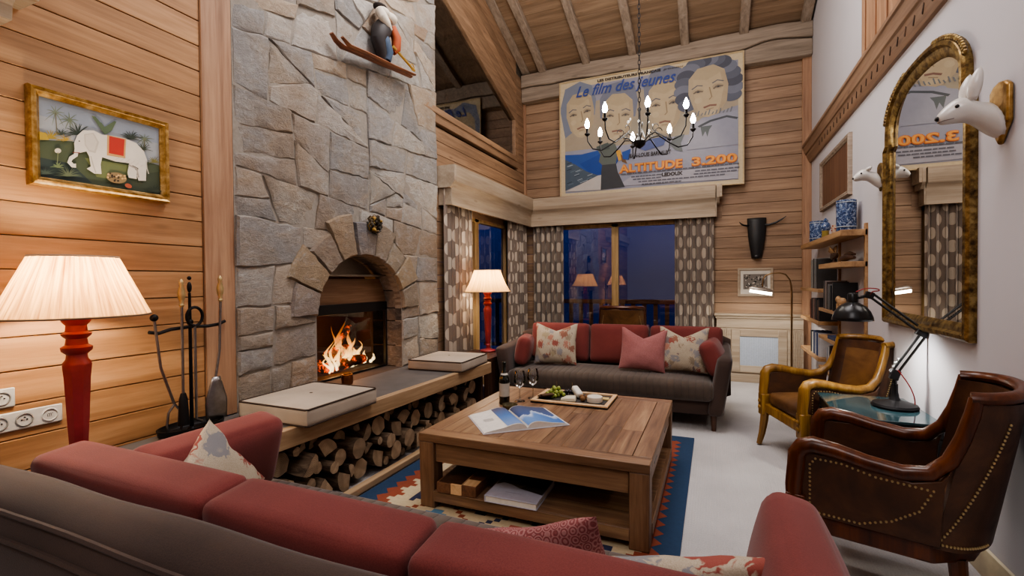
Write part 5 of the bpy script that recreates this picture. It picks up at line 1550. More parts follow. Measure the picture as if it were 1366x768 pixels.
# ------------------------------------------------------------------ fire irons on the bench
t = thing('fire_tool_stand', 'black iron fire tool stand with oval tray on the hearth bench', 'fire tool stand', (-2.63, 1.675, .54))
m = MB(); m.lathe([(.001, .012), (.14, .012), (.155, .02), (.165, .045), (.172, .045), (.165, .012), (.15, .006), (.001, .006)], n=36, sx=.62, sy=1.0, cap=False)
for a_ in (0, PI/2, PI, 1.5*PI): m.ball((.085*math.cos(a_), .135*math.sin(a_), .006), (.012, .012, .007), 8, 6)
link_mesh('tray', m, M['iron'], t)
m = MB(); m.tube([(0, 0, .01), (0, 0, .30), (0, 0, .62), (0, 0, .76)], [.010, .009, .008, .007], 10); m.lathe([(.02, 0), (.028, .012), (.014, .03)], n=12); m.ball((0, 0, .60), .017, 10, 8); m.ball((0, 0, .79), (.012, .012, .03), 10, 8); m.ball((0, 0, .84), .011, 8, 6); link_mesh('post', m, M['iron'], t)
m = MB(); m.tube([(0, -.205, .565), (0, -.16, .555), (0, -.1, .57), (0, 0, .575), (0, .1, .57), (0, .16, .575), (0, .20, .59)], .009, 8); link_mesh('cross_bar', m, M['iron'], t)
def tool(label, y, topz, botz, x, yb, handle, end):
    tt = thing('fire_tool', label, 'fire tool', (-2.63+x, 1.675+y, .545))
    m = MB(); m.tube([(0, 0, topz), (0, yb*.3, topz*.6), (0, yb, botz)], [.007, .007, .007], 8); link_mesh('shaft', m, M['steel'], tt)
    m = MB()
    if handle == 'brass': m.lathe([(.008, topz), (.013, topz+.01), (.008, topz+.022), (.017, topz+.05), (.019, topz+.075), (.009, topz+.115), (.013, topz+.125), (.010, topz+.14), (.003, topz+.15)], n=12)
    elif handle == 'ring': m.tube([(0, .042*math.cos(k*PI/10), topz+.042+.05*math.sin(k*PI/10)) for k in range(20)], .008, 8, closed=True)
    else: m.ball((0, 0, topz+.012), .019, 10, 8)
    link_mesh('handle', m, M['nail'] if handle == 'brass' else M['iron'], tt)
    m = MB()
    if end == 'shovel':
        def sh(u, v):
            a_ = 2*u-1; w = .022+.042*min(1, v*1.8)*(1-.25*max(0, v-.6))
            return (.012*(1-a_*a_)+.0, yb+a_*w+.0, botz-.24*v)
        m.grid(sh, 8, 8)
    elif end == 'tongs':
        for e in (-1, 1): m.tube([(0, yb, botz), (0, yb+e*.03, botz-.04), (0, yb+e*.038, botz-.10), (0, yb+e*.03, botz-.15)], .006, 6)
    elif end == 'brush': m.lathe([(.012, botz), (.02, botz-.03), (.028, botz-.17)], (0, yb, 0), 12)
    else: m.tube([(0, yb, botz), (0, yb, botz-.1), (.0, yb+.03, botz-.12)], .007, 6)
    o = link_mesh('tool_end', m, M['steel'] if end != 'brush' else M['iron'], tt)
    if end == 'shovel': sm = o.modifiers.new('th', 'SOLIDIFY'); sm.thickness = .004
tool('steel fire tongs with round iron knob hanging on the tool stand', -.185, .62, .17, .01, .09, 'knob', 'tongs')
tool('fire brush with brass handle and steel shaft on the tool stand', -.055, .68, .22, .02, .0, 'brass', 'brush')
tool('fire shovel with brass handle and wide steel blade on the tool stand', .16, .70, .275, .02, -.035, 'brass', 'shovel')
tool('poker with iron ring handle in front of the tool stand post', -.0, .585, .17, .04, .0, 'ring', 'hook')

# hearth box cushions + candle glass
def bench_cushion(label, c, d, rz):
    m = MB(); m.rcube((0, 0, 0), d, .018, 8, bulge=(0, 0, .008)); o = link_mesh('bench_cushion', m, M['linen'], weld=True); o.location = c; o.rotation_euler = (0, 0, rz); tag(o, label, 'cushion')
    for s in (-1, 1):
        m = MB(); e = .012; X, Y, Z = d[0]/2-.004, d[1]/2-.004, s*(d[2]/2-.004)
        m.tube([(-X+e, -Y, Z), (X-e, -Y, Z), (X, -Y+e, Z), (X, Y-e, Z), (X-e, Y, Z), (-X+e, Y, Z), (-X, Y-e, Z), (-X, -Y+e, Z)], .0055, 6, closed=True); link_mesh('piping', m, M['pipe'], o)
    m = MB(); m.ball((0, 0, d[2]/2+.004), (.016, .016, .006), 10, 6); link_mesh('button', m, M['pipe'], o)
bench_cushion('oatmeal box cushion with dark piping at the near end of the hearth bench', (-2.36, 2.25, .592), (.56, .60, .10), .0)
bench_cushion('oatmeal box cushion with dark piping at the far end of the hearth bench', (-2.34, 3.92, .588), (.56, .58, .09), .05)
t = thing('candle_glass', 'small copper tealight glass on the hearth in front of the fire screen', 'candle holder', (-2.66, 2.90, .541))
m = MB(); m.lathe([(.03, 0), (.042, .01), (.046, .05), (.040, .085), (.037, .085), (.042, .05), (.038, .014), (.001, .012)], n=20, cap=False); link_mesh('holder', m, M['copper'], t)
m = MB(); m.lathe([(.03, .02), (.03, .045)], n=16); link_mesh('candle', m, plain('wax', 'd9c9a8', .6), t)

# ------------------------------------------------------------------ curtains
def curtain(label, along, fixed, a, b, z0, z1, seed, amp=.04, folds=None):
    q = random.Random(seed); L = b-a; folds = folds or max(4, round(L/.085)); N = folds*10; nv = 10
    m = MB(); uv = []; ph = [q.uniform(-.5, .5) for _ in range(folds+1)]; am = [q.uniform(.7, 1.2) for _ in range(folds+1)]
    prev = None; arc = 0; row = []
    for i in range(N+1):
        s = i/N; k = s*folds; j = int(min(k, folds-1)); f = k-j
        aa = am[j]*(1-f)+am[j+1]*f
        d = amp*aa*math.sin(2*PI*k+.3*ph[j]) ; x = a+L*s+.008*math.sin(4*PI*k+ph[j])
        if prev: arc += math.hypot(x-prev[0], d-prev[1])
        prev = (x, d); row.append((x, d, arc))
    for jz in range(nv+1):
        z = z0+(z1-z0)*jz/nv; g = 1.15-.3*jz/nv
        for x, d, ar in row:
            m.v.append((x, fixed+d*g, z) if along == 'x' else (fixed+d*g, x, z)); uv.append((ar, z))
    for jz in range(nv):
        for i in range(N):
            p = jz*(N+1)+i; m.f.append((p, p+1, p+N+2, p+N+1)); m.m.append(0); m.c.append(None)
    m.uv = uv
    o = link_mesh('curtain', m, M['curtain'], ang=180)
    return tag(o, label, 'curtain')
curtain('spotted curtain beside the stone chimney, behind the far lamp', 'y', XL+.075, 4.42, 5.06, .02, 2.36, 1)
curtain('spotted curtain on the left windows reaching the room corner', 'y', XL+.075, 6.12, 6.86, .02, 2.36, 2)
curtain('spotted curtain on the back windows at the room corner', 'x', YB-.075, XL+.17, -2.10, .02, 2.36, 3)
curtain('spotted curtain on the back windows beside the radiator cabinet', 'x', YB-.075, -.50, .0, .02, 2.36, 4)

# ------------------------------------------------------------------ chandelier
CX, CY_ = -.622, 4.435
t = thing('chandelier', 'black iron chandelier with eight lit candle bulbs hanging on a chain', 'chandelier', (CX, CY_, 2.58))
m = MB(); m.lathe([(.004, -.035), (.03, -.02), (.05, .0), (.055, .03), (.03, .05), (.012, .07), (.010, .30), (.018, .32), (.006, .34)], n=16); link_mesh('hub', m, M['iron'], t)
m = MB(); zc = .34; k = 0; ztop = CZ(CY_)-.0-2.58
while zc < ztop:
    pts = [(.011*math.cos(q*PI/5)*(1 if k % 2 else 0), .011*math.cos(q*PI/5)*(0 if k % 2 else 1), zc+.026+.026*math.sin(q*PI/5)) for q in range(10)]
    m.tube(pts, .0035, 5, closed=True); zc += .042; k += 1
link_mesh('chain', m, M['iron'], t)
for i in range(8):
    an = 2*PI*i/8+.28; c, s = math.cos(an), math.sin(an); rad = .47
    zo = .02 if i % 2 else .0
    pr = [(.04, .015), (.10, .06), (.17, .075), (.26, .01), (.34, -.035), (.42, -.02), (.465, .05), (rad, .11+zo)]
    P = []
    for k in range(len(pr)-1):
        for f in (0, .5): P.append((pr[k][0]*(1-f)+pr[k+1][0]*f, pr[k][1]*(1-f)+pr[k+1][1]*f))
    P.append(pr[-1])
    m = MB(); m.tube([(q*c, q*s, z) for q, z in P], .006, 7)
    m.tube([((.17+.03*math.cos(w))*c, (.17+.03*math.cos(w))*s, .115+.03*math.sin(w)) for w in [q*.5 for q in range(11)]], .004, 5)
    ar = link_mesh('arm', m, M['iron'], t)
    m = MB(); m.lathe([(.012, .10+zo), (.026, .115+zo), (.024, .122+zo), (.011, .125+zo), (.011, .165+zo), (.013, .168+zo)], (rad*c, rad*s, 0), 12); link_mesh('candle_cup', m, M['iron'], ar)
    m = MB(); m.lathe([(.008, .168+zo), (.019, .185+zo), (.023, .205+zo), (.018, .228+zo), (.008, .25+zo), (.002, .262+zo)], (rad*c, rad*s, 0), 12); link_mesh('bulb', m, M['bulb'], ar)
for i in range(10):
    an = i*2.4; rr_ = .08+.03*(i % 4); m = MB(); m.ball((rr_*math.cos(an), rr_*math.sin(an), .10+.035*(i % 5)), (.008, .008, .013), 6, 4); link_mesh('crystal_drop', m, M['clear'], t)

# ------------------------------------------------------------------ reading lamps
LX, LY, LZ = .985, 3.46, .58
t = thing('desk_lamp', 'black jointed desk lamp with dome shade on the glass topped side table', 'lamp', (LX, LY, LZ))
m = MB(); m.lathe([(.112, 0), (.115, .012), (.108, .024), (.07, .034), (.03, .045), (.022, .06), (.016, .10), (.016, .14)], n=32); link_mesh('base', m, M['iron'], t)
piv = Vector((.0, .0, .195)); elb = Vector((.125, -.02, .455)); jt = Vector((-.118, .03, .665))
m = MB(); m.box(piv, (.045, .035, .06), (0, .3, 0)); m.tube([(0, 0, .13), piv], .012, 8); link_mesh('lower_joint', m, M['black'], t, bevel=.005)
m = MB()
for e in (-.013, .013): m.tube([piv+Vector((e*1.2-.008, 0, .0)), elb+Vector((e*1.2, 0, -.02))], .007, 8)
link_mesh('lower_arm', m, M['black'], t)
m = MB(); pts = []
for k in range(41):
    f = k/40; p = piv.lerp(elb, .02+f*.33)+Vector((-.03, -.012, .012)); pts.append(p+Vector((.008*math.cos(k*1.9), .008*math.sin(k*1.9), 0)))
m.tube(pts, .002, 4); link_mesh('spring', m, M['steel'], t)
m = MB(); m.box(elb, (.06, .035, .055), (0, .5, 0)); link_mesh('elbow_joint', m, M['black'], t, bevel=.006)
m = MB()
for e in (-.016, .016): m.tube([elb+Vector((0, 0, e)), jt+Vector((.01, 0, e))], .007, 8)
link_mesh('upper_arm', m, M['black'], t)
m = MB(); pts = [elb.lerp(jt, .18+.4*k/30)+Vector((.004*math.cos(k*1.9), .006*math.sin(k*1.9), -.006)) for k in range(31)]; m.tube(pts, .0025, 4); link_mesh('spring', m, M['steel'], t)
m = MB(); m.box(jt, (.045, .03, .04), (0, .3, 0)); m.tube([jt, jt+Vector((-.05, .0, -.015)), jt+Vector((-.072, 0, -.005))], .010, 8); link_mesh('head_joint', m, M['black'], t, bevel=.005)
hc = jt+Vector((-.085, .0, -.155))
m = MB(); m.lathe([(.108, 0), (.105, .02), (.092, .055), (.068, .088), (.035, .108), (.026, .112), (.026, .16), (.02, .168), (.001, .168)], hc, 32, cap=False); o = link_mesh('shade', m, plain('black enamel', '1b1c1e', .3, .2), t); sm = o.modifiers.new('th', 'SOLIDIFY'); sm.thickness = .003
m = MB(); m.ball(hc+Vector((0, 0, .035)), (.03, .03, .036), 12, 8); link_mesh('bulb', m, M['bulb'], t)
cord = plain('red cord', 'a02a2c', .6)
for pts in ([jt+Vector((-.07, -.01, .02)), jt+Vector((-.02, -.015, .045)), jt+Vector((.04, -.015, .04)), jt+Vector((.05, -.015, .025)), jt+Vector((.01, -.012, .025)), jt+Vector((.0, -.012, .0))],
            [elb+Vector((-.01, -.02, .02)), elb+Vector((.0, -.02, .06)), elb+Vector((.04, -.02, .07)), elb+Vector((.07, -.01, .035)), elb+Vector((.06, -.01, -.01)), elb+Vector((.01, -.01, -.02))],
            [piv+Vector((.01, -.02, .03)), piv+Vector((.06, -.03, -.05)), piv+Vector((.085, -.03, -.12)), piv+Vector((.09, -.02, -.165))]):
    q = []
    for k in range(len(pts)-1):
        for f in (0, .33, .66): q.append(pts[k].lerp(pts[k+1], f))
    q.append(pts[-1])
    for _ in range(2): q = [q[0]]+[(q[i-1]+q[i]*2+q[i+1])/4 for i in range(1, len(q)-1)]+[q[-1]]
    m = MB(); m.tube(q, .0035, 6); link_mesh('cord', m, cord, t)

FLX, FLY = .80, 6.1
t = thing('floor_lamp', 'slim bronze arched reading floor lamp by the bookshelves', 'floor lamp', (FLX, FLY, 0))
m = MB(); m.lathe([(.13, 0), (.13, .015), (.03, .022), (.012, .03)], n=28); link_mesh('base', m, M['bronze'], t)
m = MB(); m.tube([(0, 0, .02), (0, 0, .6), (0, 0, 1.18), (-.004, 0, 1.27), (-.02, 0, 1.34), (-.06, 0, 1.395), (-.12, 0, 1.415), (-.20, 0, 1.41), (-.26, 0, 1.385), (-.285, 0, 1.34), (-.29, 0, 1.26)], [.012, .011, .010, .009, .008, .008, .008, .008, .008, .008, .008], 10); link_mesh('pole', m, M['bronze'], t)
m = MB(); m.tube([(-.43, -.0, 1.235), (-.40, 0, 1.238), (-.22, 0, 1.205), (-.19, 0, 1.195)], [.02, .032, .032, .02], 12); h = link_mesh('lamp_head', m, plain('pale metal head', 'b3aaa0', .3, .7), t)
m = MB(); m.tube([(-.42, -.012, 1.215), (-.20, -.012, 1.178)], [.026, .026], 10, flat=.7); link_mesh('diffuser', m, M['hot_strip'], h)

# ------------------------------------------------------------------ things on the coffee table (top z .45)
TZ = .4505
t = thing('wine_bottle', 'open green wine bottle with white label on the coffee table', 'bottle', (-1.413, 3.144, TZ))
bg = plain('dark bottle glass', '11180f', .08); bg.node_tree.nodes['Principled BSDF'].inputs['Coat Weight'].default_value = .5
m = MB(); m.lathe([(.034, 0), (.038, .006), (.038, .175), (.035, .195), (.022, .222), (.0145, .245), (.0135, .295), (.016, .297), (.016, .308), (.0135, .31)], n=24); link_mesh('bottle_body', m, bg, t)
m = MB(); m.lathe([(.0385, .06), (.0385, .155)], n=24, cap=False); link_mesh('label', m, plain('paper label', 'bdb8ac', .7), t)
m = MB(); m.lathe([(.0275, .215), (.0215, .228)], n=20, cap=False); link_mesh('neck_label', m, plain('neck label', 'c9c5ba', .6), t)
def wine_glass(l, x, y):
    t = thing('wine_glass', l, 'glass', (x, y, TZ))
    m = MB(); m.lathe([(.034, .001), (.033, .004), (.006, .008), (.004, .02), (.0035, .085), (.008, .093)], n=20, cap=True); link_mesh('stem', m, M['clear'], t)
    m = MB(); m.lathe([(.004, .09), (.025, .105), (.038, .135), (.0395, .155), (.036, .18), (.031, .205)], n=24, cap=False); link_mesh('bowl', m, M['clear'], t); t.scale = (1.15, 1.15, 1.1)
wine_glass('clear wine glass next to the bottle, set a little nearer the open book', -1.335, 3.25); wine_glass('clear wine glass between the bottle and the cheese board', -1.275, 3.37)
t = thing('glass_dish', 'small dark glass dish beside the wine bottle', 'dish', (-1.33, 3.05, TZ))
m = MB(); m.lathe([(.03, 0), (.05, .008), (.056, .028), (.053, .028), (.047, .011), (.001, .006)], n=24, cap=False); link_mesh('dish_bowl', m, plain('olive glass', '4d4631', .15), t)
# open picture book
t = thing('open_book', 'open picture book with blue mountain photographs on the coffee table', 'book', (-1.167, 2.795, TZ), .72)
m = MB(); m.bb((-.278, -.203, 0), (.278, .203, .003)); link_mesh('cover', m, plain('white cover', 'b9b9c2', .5), t, bevel=.001)
def page_z(x): 
    f = abs(x)/.27; return .006+.03*(1-f)**.6*(1-math.exp(-f*14))+.012*math.exp(-((f-.25)/.25)**2)
for s in (-1, 1):
    m = MB(); n = 20
    top = [(s*.27*k/n, page_z(s*.27*k/n)) for k in range(n+1)]
    m.prism(top+[(s*.27, .003), (0, .003)], -.196, .196, 'y'); link_mesh('page_block', m, M['paper'], t, ang=50)
def page_art(s, x0, x1, y0, y1, cells, name):
    m = MB()
    nx_, ny_ = 24, 24
    for i in range(nx_):
        for j in range(ny_):
            xa, xb = x0+(x1-x0)*i/nx_, x0+(x1-x0)*(i+1)/nx_; ya, yb = y0+(y1-y0)*j/ny_, y0+(y1-y0)*(j+1)/ny_
            m.col = cells((i+.5)/nx_, (j+.5)/ny_)
            m.add([(xa, ya, page_z(xa)+.0012), (xb, ya, page_z(xb)+.0012), (xb, yb, page_z(xb)+.0012), (xa, yb, page_z(xa)+.0012)], [(0,1,2,3)])
    link_mesh(name, m, M['matte'], t)
def lerp(a, b, f): f = max(0, min(1, f)); return tuple(a[k]+(b[k]-a[k])*f for k in range(4))
SKY, DEEP, SNOW, DUSK_ = hexc('4d78b8'), hexc('24365c'), hexc('c9d4e4'), hexc('55556a')
def ca(u, v):
    return lerp(lerp(hexc('7d97c4'), SKY, v*2), DUSK_, (v-.45)*2)
def cb(u, v):
    r_ = .42+.30*math.exp(-((u-.52)/.16)**2)+.05*math.sin(u*20)
    if v < r_-.18: return lerp(hexc('6e93c8'), hexc('3d69ad'), u)
    if v < r_: return lerp(SNOW, hexc('6d8fc4'), (r_-v)*6)
    return lerp(hexc('3b62a6'), hexc('4a4f68'), v)
page_art(-1, -.125, -.008, -.188, .188, ca, 'photo'); page_art(1, .008, .255, -.188, .188, cb, 'photo')
m = MB()
for k in range(4): m.box((-.19, .02-.014*k, page_z(.19)+.0022), (.07-.01*(k % 2), .003, .0004), (0, -.08, 0))
link_mesh('text_lines', m, plain('grey text', '8d8d95', .8), t)
# cheese board
t = thing('serving_tray', 'wooden serving tray with slate inlay holding cheese and grapes', 'tray', (-.965, 3.44, TZ), .0)
tw, th = .285, .19
m = MB(); m.bb((-tw, -th, 0), (tw, th, .012)); link_mesh('slate_inlay', m, plain('slate board', '3c3836', .6), t)
for a_, b_ in (((-tw, -th, 0), (tw, -th+.03, .024)), ((-tw, th-.03, 0), (tw, th, .024)), ((-tw, -th+.03, 0), (-tw+.03, th-.03, .024)), ((tw-.03, -th+.03, 0), (tw, th-.03, .024))):
    m = MB(); m.bb(a_, b_); link_mesh('rim', m, M['maple'], t, bevel=.004)
BZ = TZ+.0125
def grapes(label, x, y, n, col, seed, rad=.0135):
    q = random.Random(seed); t = thing('grape_bunch', label, 'grapes', (x, y, BZ)); P = []
    gm = plain('grape '+col, col, .25, 0, 20, .1, 0, .3)
    try_ = 0
    while len(P) < n and try_ < 5000:
        try_ += 1; p = (q.gauss(0, .03), q.gauss(0, .045), q.choice((rad, rad, rad*2.5, rad*2.6, rad*4)))
        lim = .075 if p[2] < rad*1.5 else (.05 if p[2] < rad*3 else .025)
        if math.hypot(p[0], p[1]) < lim and all(math.dist(p, w) > rad*1.72 for w in P): P.append(p)
    for p in P:
        m = MB(); m.ball(p, (rad, rad, rad*1.08), 12, 8); link_mesh('grape', m, gm, t)
    m = MB(); m.tube([(0, 0, rad*3), (.005, .02, rad*5), (.0, .03, rad*7)], .0022, 5); link_mesh('stalk', m, plain('stalk', '6d5a35', .8), t)
grapes('bunch of pale green grapes on the serving tray', -1.12, 3.45, 26, '93a04a', 1, .0155); grapes('small bunch of dark grapes behind the cheese on the tray', -1.02, 3.53, 12, '221a24', 2, .013)
m = MB(); m.lathe([(.048, 0), (.056, .005), (.058, .022), (.056, .042), (.046, .048), (.001, .048)], n=28); 
o = link_mesh('brie_cheese', m, plain('white rind', 'd8d2c4', .7, 0, 40, .05, .2)); o.location = (-.80, 3.38, BZ); tag(o, 'round white rind cheese at the far right end of the tray', 'cheese')
m = MB(); m.rcube((0, 0, .032), (.055, .12, .05), .02, 6, rot=(.35, 0, .7)); o = link_mesh('goat_cheese', m, plain('white log cheese', 'dedad0', .75), weld=True); o.location = (-.955, 3.47, BZ+.012); tag(o, 'white log shaped cheese lying in the middle of the tray', 'cheese')
m = MB(); m.hexa([(-.06, -.05, 0), (.06, -.035, 0), (.045, .045, 0), (-.03, .05, 0)], [(-.05, -.045, .028), (.055, -.03, .034), (.04, .04, .038), (-.03, .04, .03)]); o = link_mesh('soft_cheese', m, plain('creamy cheese', 'd3cbb4', .7, 0, 30, .08, .4), bevel=.008); o.location = (-.985, 3.355, BZ); tag(o, 'creamy cheese wedge at the front of the tray', 'cheese')
for k, (x, y, l) in enumerate(((-.885, 3.37, 'brown walnut cluster leaning on the round cheese'), (-.905, 3.42, 'walnut beside the white log cheese'), (-.87, 3.43, 'walnut behind the round cheese'))):
    m = MB(); m.ball((0, 0, .018), (.02, .02, .02), 10, 8); m.v = [(x_*(1+.12*math.sin(z_*500+x_*300)), y_*(1+.12*math.sin(x_*400)), z_) for x_, y_, z_ in m.v]
    o = link_mesh('walnut', m, plain('walnut shell', '7d5a38', .8)); o.location = (x, y, BZ); tag(o, l, 'nut')
for k, (x, y, rz) in enumerate(((-1.19, 3.38, .2), (-1.17, 3.36, .5), (-1.15, 3.345, .8))):
    m = MB(); m.rcube((0, 0, .008), (.10, .05, .012), .005, 4); o = link_mesh('crispbread', m, plain('rye crispbread', '4e3826', .9, 0, 60, .2, .4), weld=True); o.location = (x, y, BZ+k*.0125); o.rotation_euler = (0, 0, rz)
    tag(o, ('dark rye crispbread, lowest of three at the grape end of the tray', 'dark rye crispbread, middle of three at the grape end of the tray', 'dark rye crispbread, topmost of three at the grape end of the tray')[k], 'crispbread')
m = MB(); m.prism([(0, 0), (.12, -.01), (.11, .05), (.02, .05)], 0, .012, 'z'); o = link_mesh('cheese_slice', m, plain('yellow cheese', 'c9b27a', .6), bevel=.003); o.location = (-.83, 3.46, BZ); tag(o, 'pale yellow cheese slice behind the round cheese', 'cheese')
# lower shelf
t = thing('game_box', 'two tone walnut and maple wooden box on the table shelf', 'box', (-1.375, 2.50, .1205), .05)
for k, (x0_, x1_, mm) in enumerate(((-.125, -.035, 'walnut'), (-.035, .035, 'maple'), (.035, .125, 'walnut'))):
    m = MB(); m.bb((x0_, -.15, 0), (x1_, .02 if k < 2 else -.055, .06)); link_mesh('box_side', m, M[mm], t, bevel=.002)
m = MB(); m.bb((-.125, .02, 0), (.125, .15, .06)); m.bb((.035, -.055, 0), (.125, .02, .06)); link_mesh('box_body', m, M['walnut'], t, bevel=.002)
m = MB(); m.bb((.04, -.14, .0602), (.12, -.06, .062)); link_mesh('lid_inlay', m, M['maple'], t)
m = MB(); m.bb((-.115, -.14, .0602), (.03, .14, .0612)); link_mesh('lid', m, M['dark_z'], t)
t = thing('closed_book', 'large closed book with white and dark mountain cover on the table shelf', 'book', (-1.03, 2.52, .1205), .02)
m = MB(); m.bb((-.15, -.17, .003), (.148, .168, .033)); link_mesh('page_block', m, M['paper'], t)
m = MB(); m.bb((-.153, -.175, 0), (.153, .175, .003)); m.bb((-.153, -.175, .033), (.153, .175, .036)); m.bb((-.156, -.175, 0), (-.15, .175, .036)); link_mesh('cover', m, plain('pale cover', 'b4b4c4', .45), t, bevel=.001)
a = Art(.30, .34); a.poly([(0, .45), (.12, .56), (.3, .52), (.5, .42), (.75, .36), (1, .30), (1, 1), (0, 1)], '33302f'); a.poly([(0, .45), (.12, .56), (.3, .52), (.5, .42), (.6, .55), (.35, .68), (.1, .66), (0, .6)], '5b5549'); a.line([(.3, .22), (.62, .22)], .012, '8a8aa0')
o = link_mesh('cover_print', a.m, M['matte'], t, smooth=False); o.location = (0, 0, .0362); o.rotation_euler = (-PI/2, 0, 0)
# ------------------------------------------------------------------ bookshelves on the right wall: two staggered columns
YM = 5.46
def shelf(label, y0, y1, z, d=.19, th=.035):
    m = MB(); m.bb((XR-d, y0, z-th), (XR-.002, y1, z)); o = link_mesh('wall_shelf', m, M['shelf_y'], bevel=.003); return tag(o, label, 'shelf')
shelf('long top oak wall shelf carrying the blue and white jars', 4.58, 6.5, 1.742, .185, .05)
shelf('oak wall shelf with the carved bird and driftwood', 4.58, YM, 1.485, .185, .045)
shelf('oak wall shelf carrying the black picture book and little wooden animal', 4.58, YM, 1.065, .185, .03)
shelf('lowest oak wall shelf nearer the mirror, holding the red and blue flat books', 4.58, YM, .80, .185, .03)
shelf('upper far oak wall shelf under the grey tall books, by the corner post', YM+.02, 6.5, 1.245, .185, .035)
shelf('middle far oak wall shelf holding a row of dark books, by the corner post', YM+.02, 6.5, .92, .185, .035)
shelf('lowest far oak wall shelf holding white and blue books, by the corner post', YM+.02, 6.5, .56, .185, .035)
for y, l in ((4.60, 'slim wall upright carrying the near ends of the oak shelves'), (5.47, 'slim wall upright in the middle of the oak shelves')):
    m = MB(); m.bb((XR-.02, y-.02, .5), (XR-.0005, y+.02, 1.79)); tag(link_mesh('shelf_upright', m, M['shelf_y'], bevel=.002), l, 'shelf bracket')

def jar(label, y, z, r_, h, x=XR-.10):
    t = thing('ceramic_jar', label, 'jar', (x, y, z))
    m = MB(); m.lathe([(r_*.9, 0), (r_*.96, .004), (r_*.94, .03), (r_*.97, .05), (r_*.95, h*.5), (r_*.98, h-.03), (r_*.94, h-.02), (r_*.98, h-.006), (r_*.95, h), (r_*.85, h), (r_*.85, h-.03)], n=28); link_mesh('jar_body', m, M['delft'], t)
    m = MB(); m.tube([(r_*.985*math.cos(k*PI/16), r_*.985*math.sin(k*PI/16), .04) for k in range(32)], .003, 5, closed=True); m.tube([(r_*.985*math.cos(k*PI/16), r_*.985*math.sin(k*PI/16), h-.02) for k in range(32)], .003, 5, closed=True); link_mesh('painted_band', m, plain('white band', 'c3cbd2', .3), t)
jar('tall blue and white patterned jar at the near end of the top shelf', 4.80, 1.742, .075, .265)
jar('shorter blue and white jar at the far end of the top shelf', 6.02, 1.742, .075, .225)
t = thing('figurine', 'small blue and white figurine on an ochre foot on the top shelf', 'figurine', (XR-.12, 5.50, 1.742))
m = MB(); m.lathe([(.03, 0), (.034, .01), (.03, .06), (.034, .075)], n=14); link_mesh('foot', m, plain('ochre glaze', '8a7a3e', .4), t)
m = MB(); m.lathe([(.034, .075), (.045, .10), (.04, .14), (.02, .16), (.024, .175), (.004, .20)], n=14); link_mesh('figure_body', m, M['delft'], t)
t = thing('mug', 'small cream mug with red pattern on the top shelf beside the tall jar', 'mug', (XR-.11, 5.10, 1.742))
m = MB(); m.lathe([(.034, 0), (.036, .004), (.036, .09), (.032, .09), (.032, .01), (.001, .008)], n=20, cap=False); link_mesh('mug_body', m, plain('cream mug', 'b5a08e', .4), t)
m = MB()
for k in range(14): m.ball((.036*math.cos(k*2.4), .036*math.sin(k*2.4), .02+.005*k), .007, 6, 4)
link_mesh('red_pattern', m, plain('red dots', '8e3c30', .4), t)
# carved bird on driftwood
dw = wood('dark driftwood', '2c1c14', '452d1f', '5a3d2a', 'y', .6, 1.5, .05, knots=False)
t = thing('carved_bird', 'carved wooden bird with raised wings on the second shelf', 'carving', (XR-.11, 5.18, 1.485))
m = MB(); m.tube([(0, .12, .05), (0, .06, .055), (0, 0, .07), (0, -.07, .075), (0, -.12, .085)], [.006, .022, .032, .022, .008], 10); m.lathe([(.035, 0), (.03, .01), (.012, .02), (.010, .06)], n=12); link_mesh('bird_body', m, dw, t)
m = MB(); m.add([(0, -.05, .085), (-.02, .1, .16), (-.01, .2, .12), (0, .08, .08)], [(0,1,2,3)]); m.add([(0, -.05, .085), (.03, .06, .17), (.02, .17, .15), (0, .08, .08)], [(0,1,2,3)]); o = link_mesh('wings', m, M['shelf_y'], t); sm = o.modifiers.new('th', 'SOLIDIFY'); sm.thickness = .008
t = thing('driftwood', 'two pieced dark driftwood branch on the near end of the second shelf', 'driftwood', (XR-.10, 4.82, 1.486))
m = MB(); m.tube([(.02, -.19, .03), (0, -.1, .04), (-.01, 0, .03), (.0, .1, .035), (.01, .22, .03)], [.012, .026, .028, .024, .010], 10); m.tube([(.03, -.17, .06), (.02, -.05, .07), (.01, .08, .062)], [.008, .02, .01], 8); link_mesh('branch', m, dw, t)
t = thing('carved_animal', 'small pale wooden elephant in front of the black book on a shelf', 'carving', (XR-.15, 4.74, 1.065))
m = MB(); m.rcube((0, 0, .085), (.045, .13, .07), .03, 6); m.ball((0, .085, .10), (.022, .035, .032), 10, 8); m.tube([(0, .11, .10), (0, .128, .06), (0, .125, .02)], [.014, .011, .008], 8)
for sy in (-.045, .04):
    for sx in (-.013, .013): m.lathe([(.012, 0), (.012, .07)], (sx, sy, 0), 10)
link_mesh('animal_body', m, wood('pale carving', '8a6a48', 'a78560', 'b89872', 'y', .5, 2, .02, knots=False), t, ang=70)

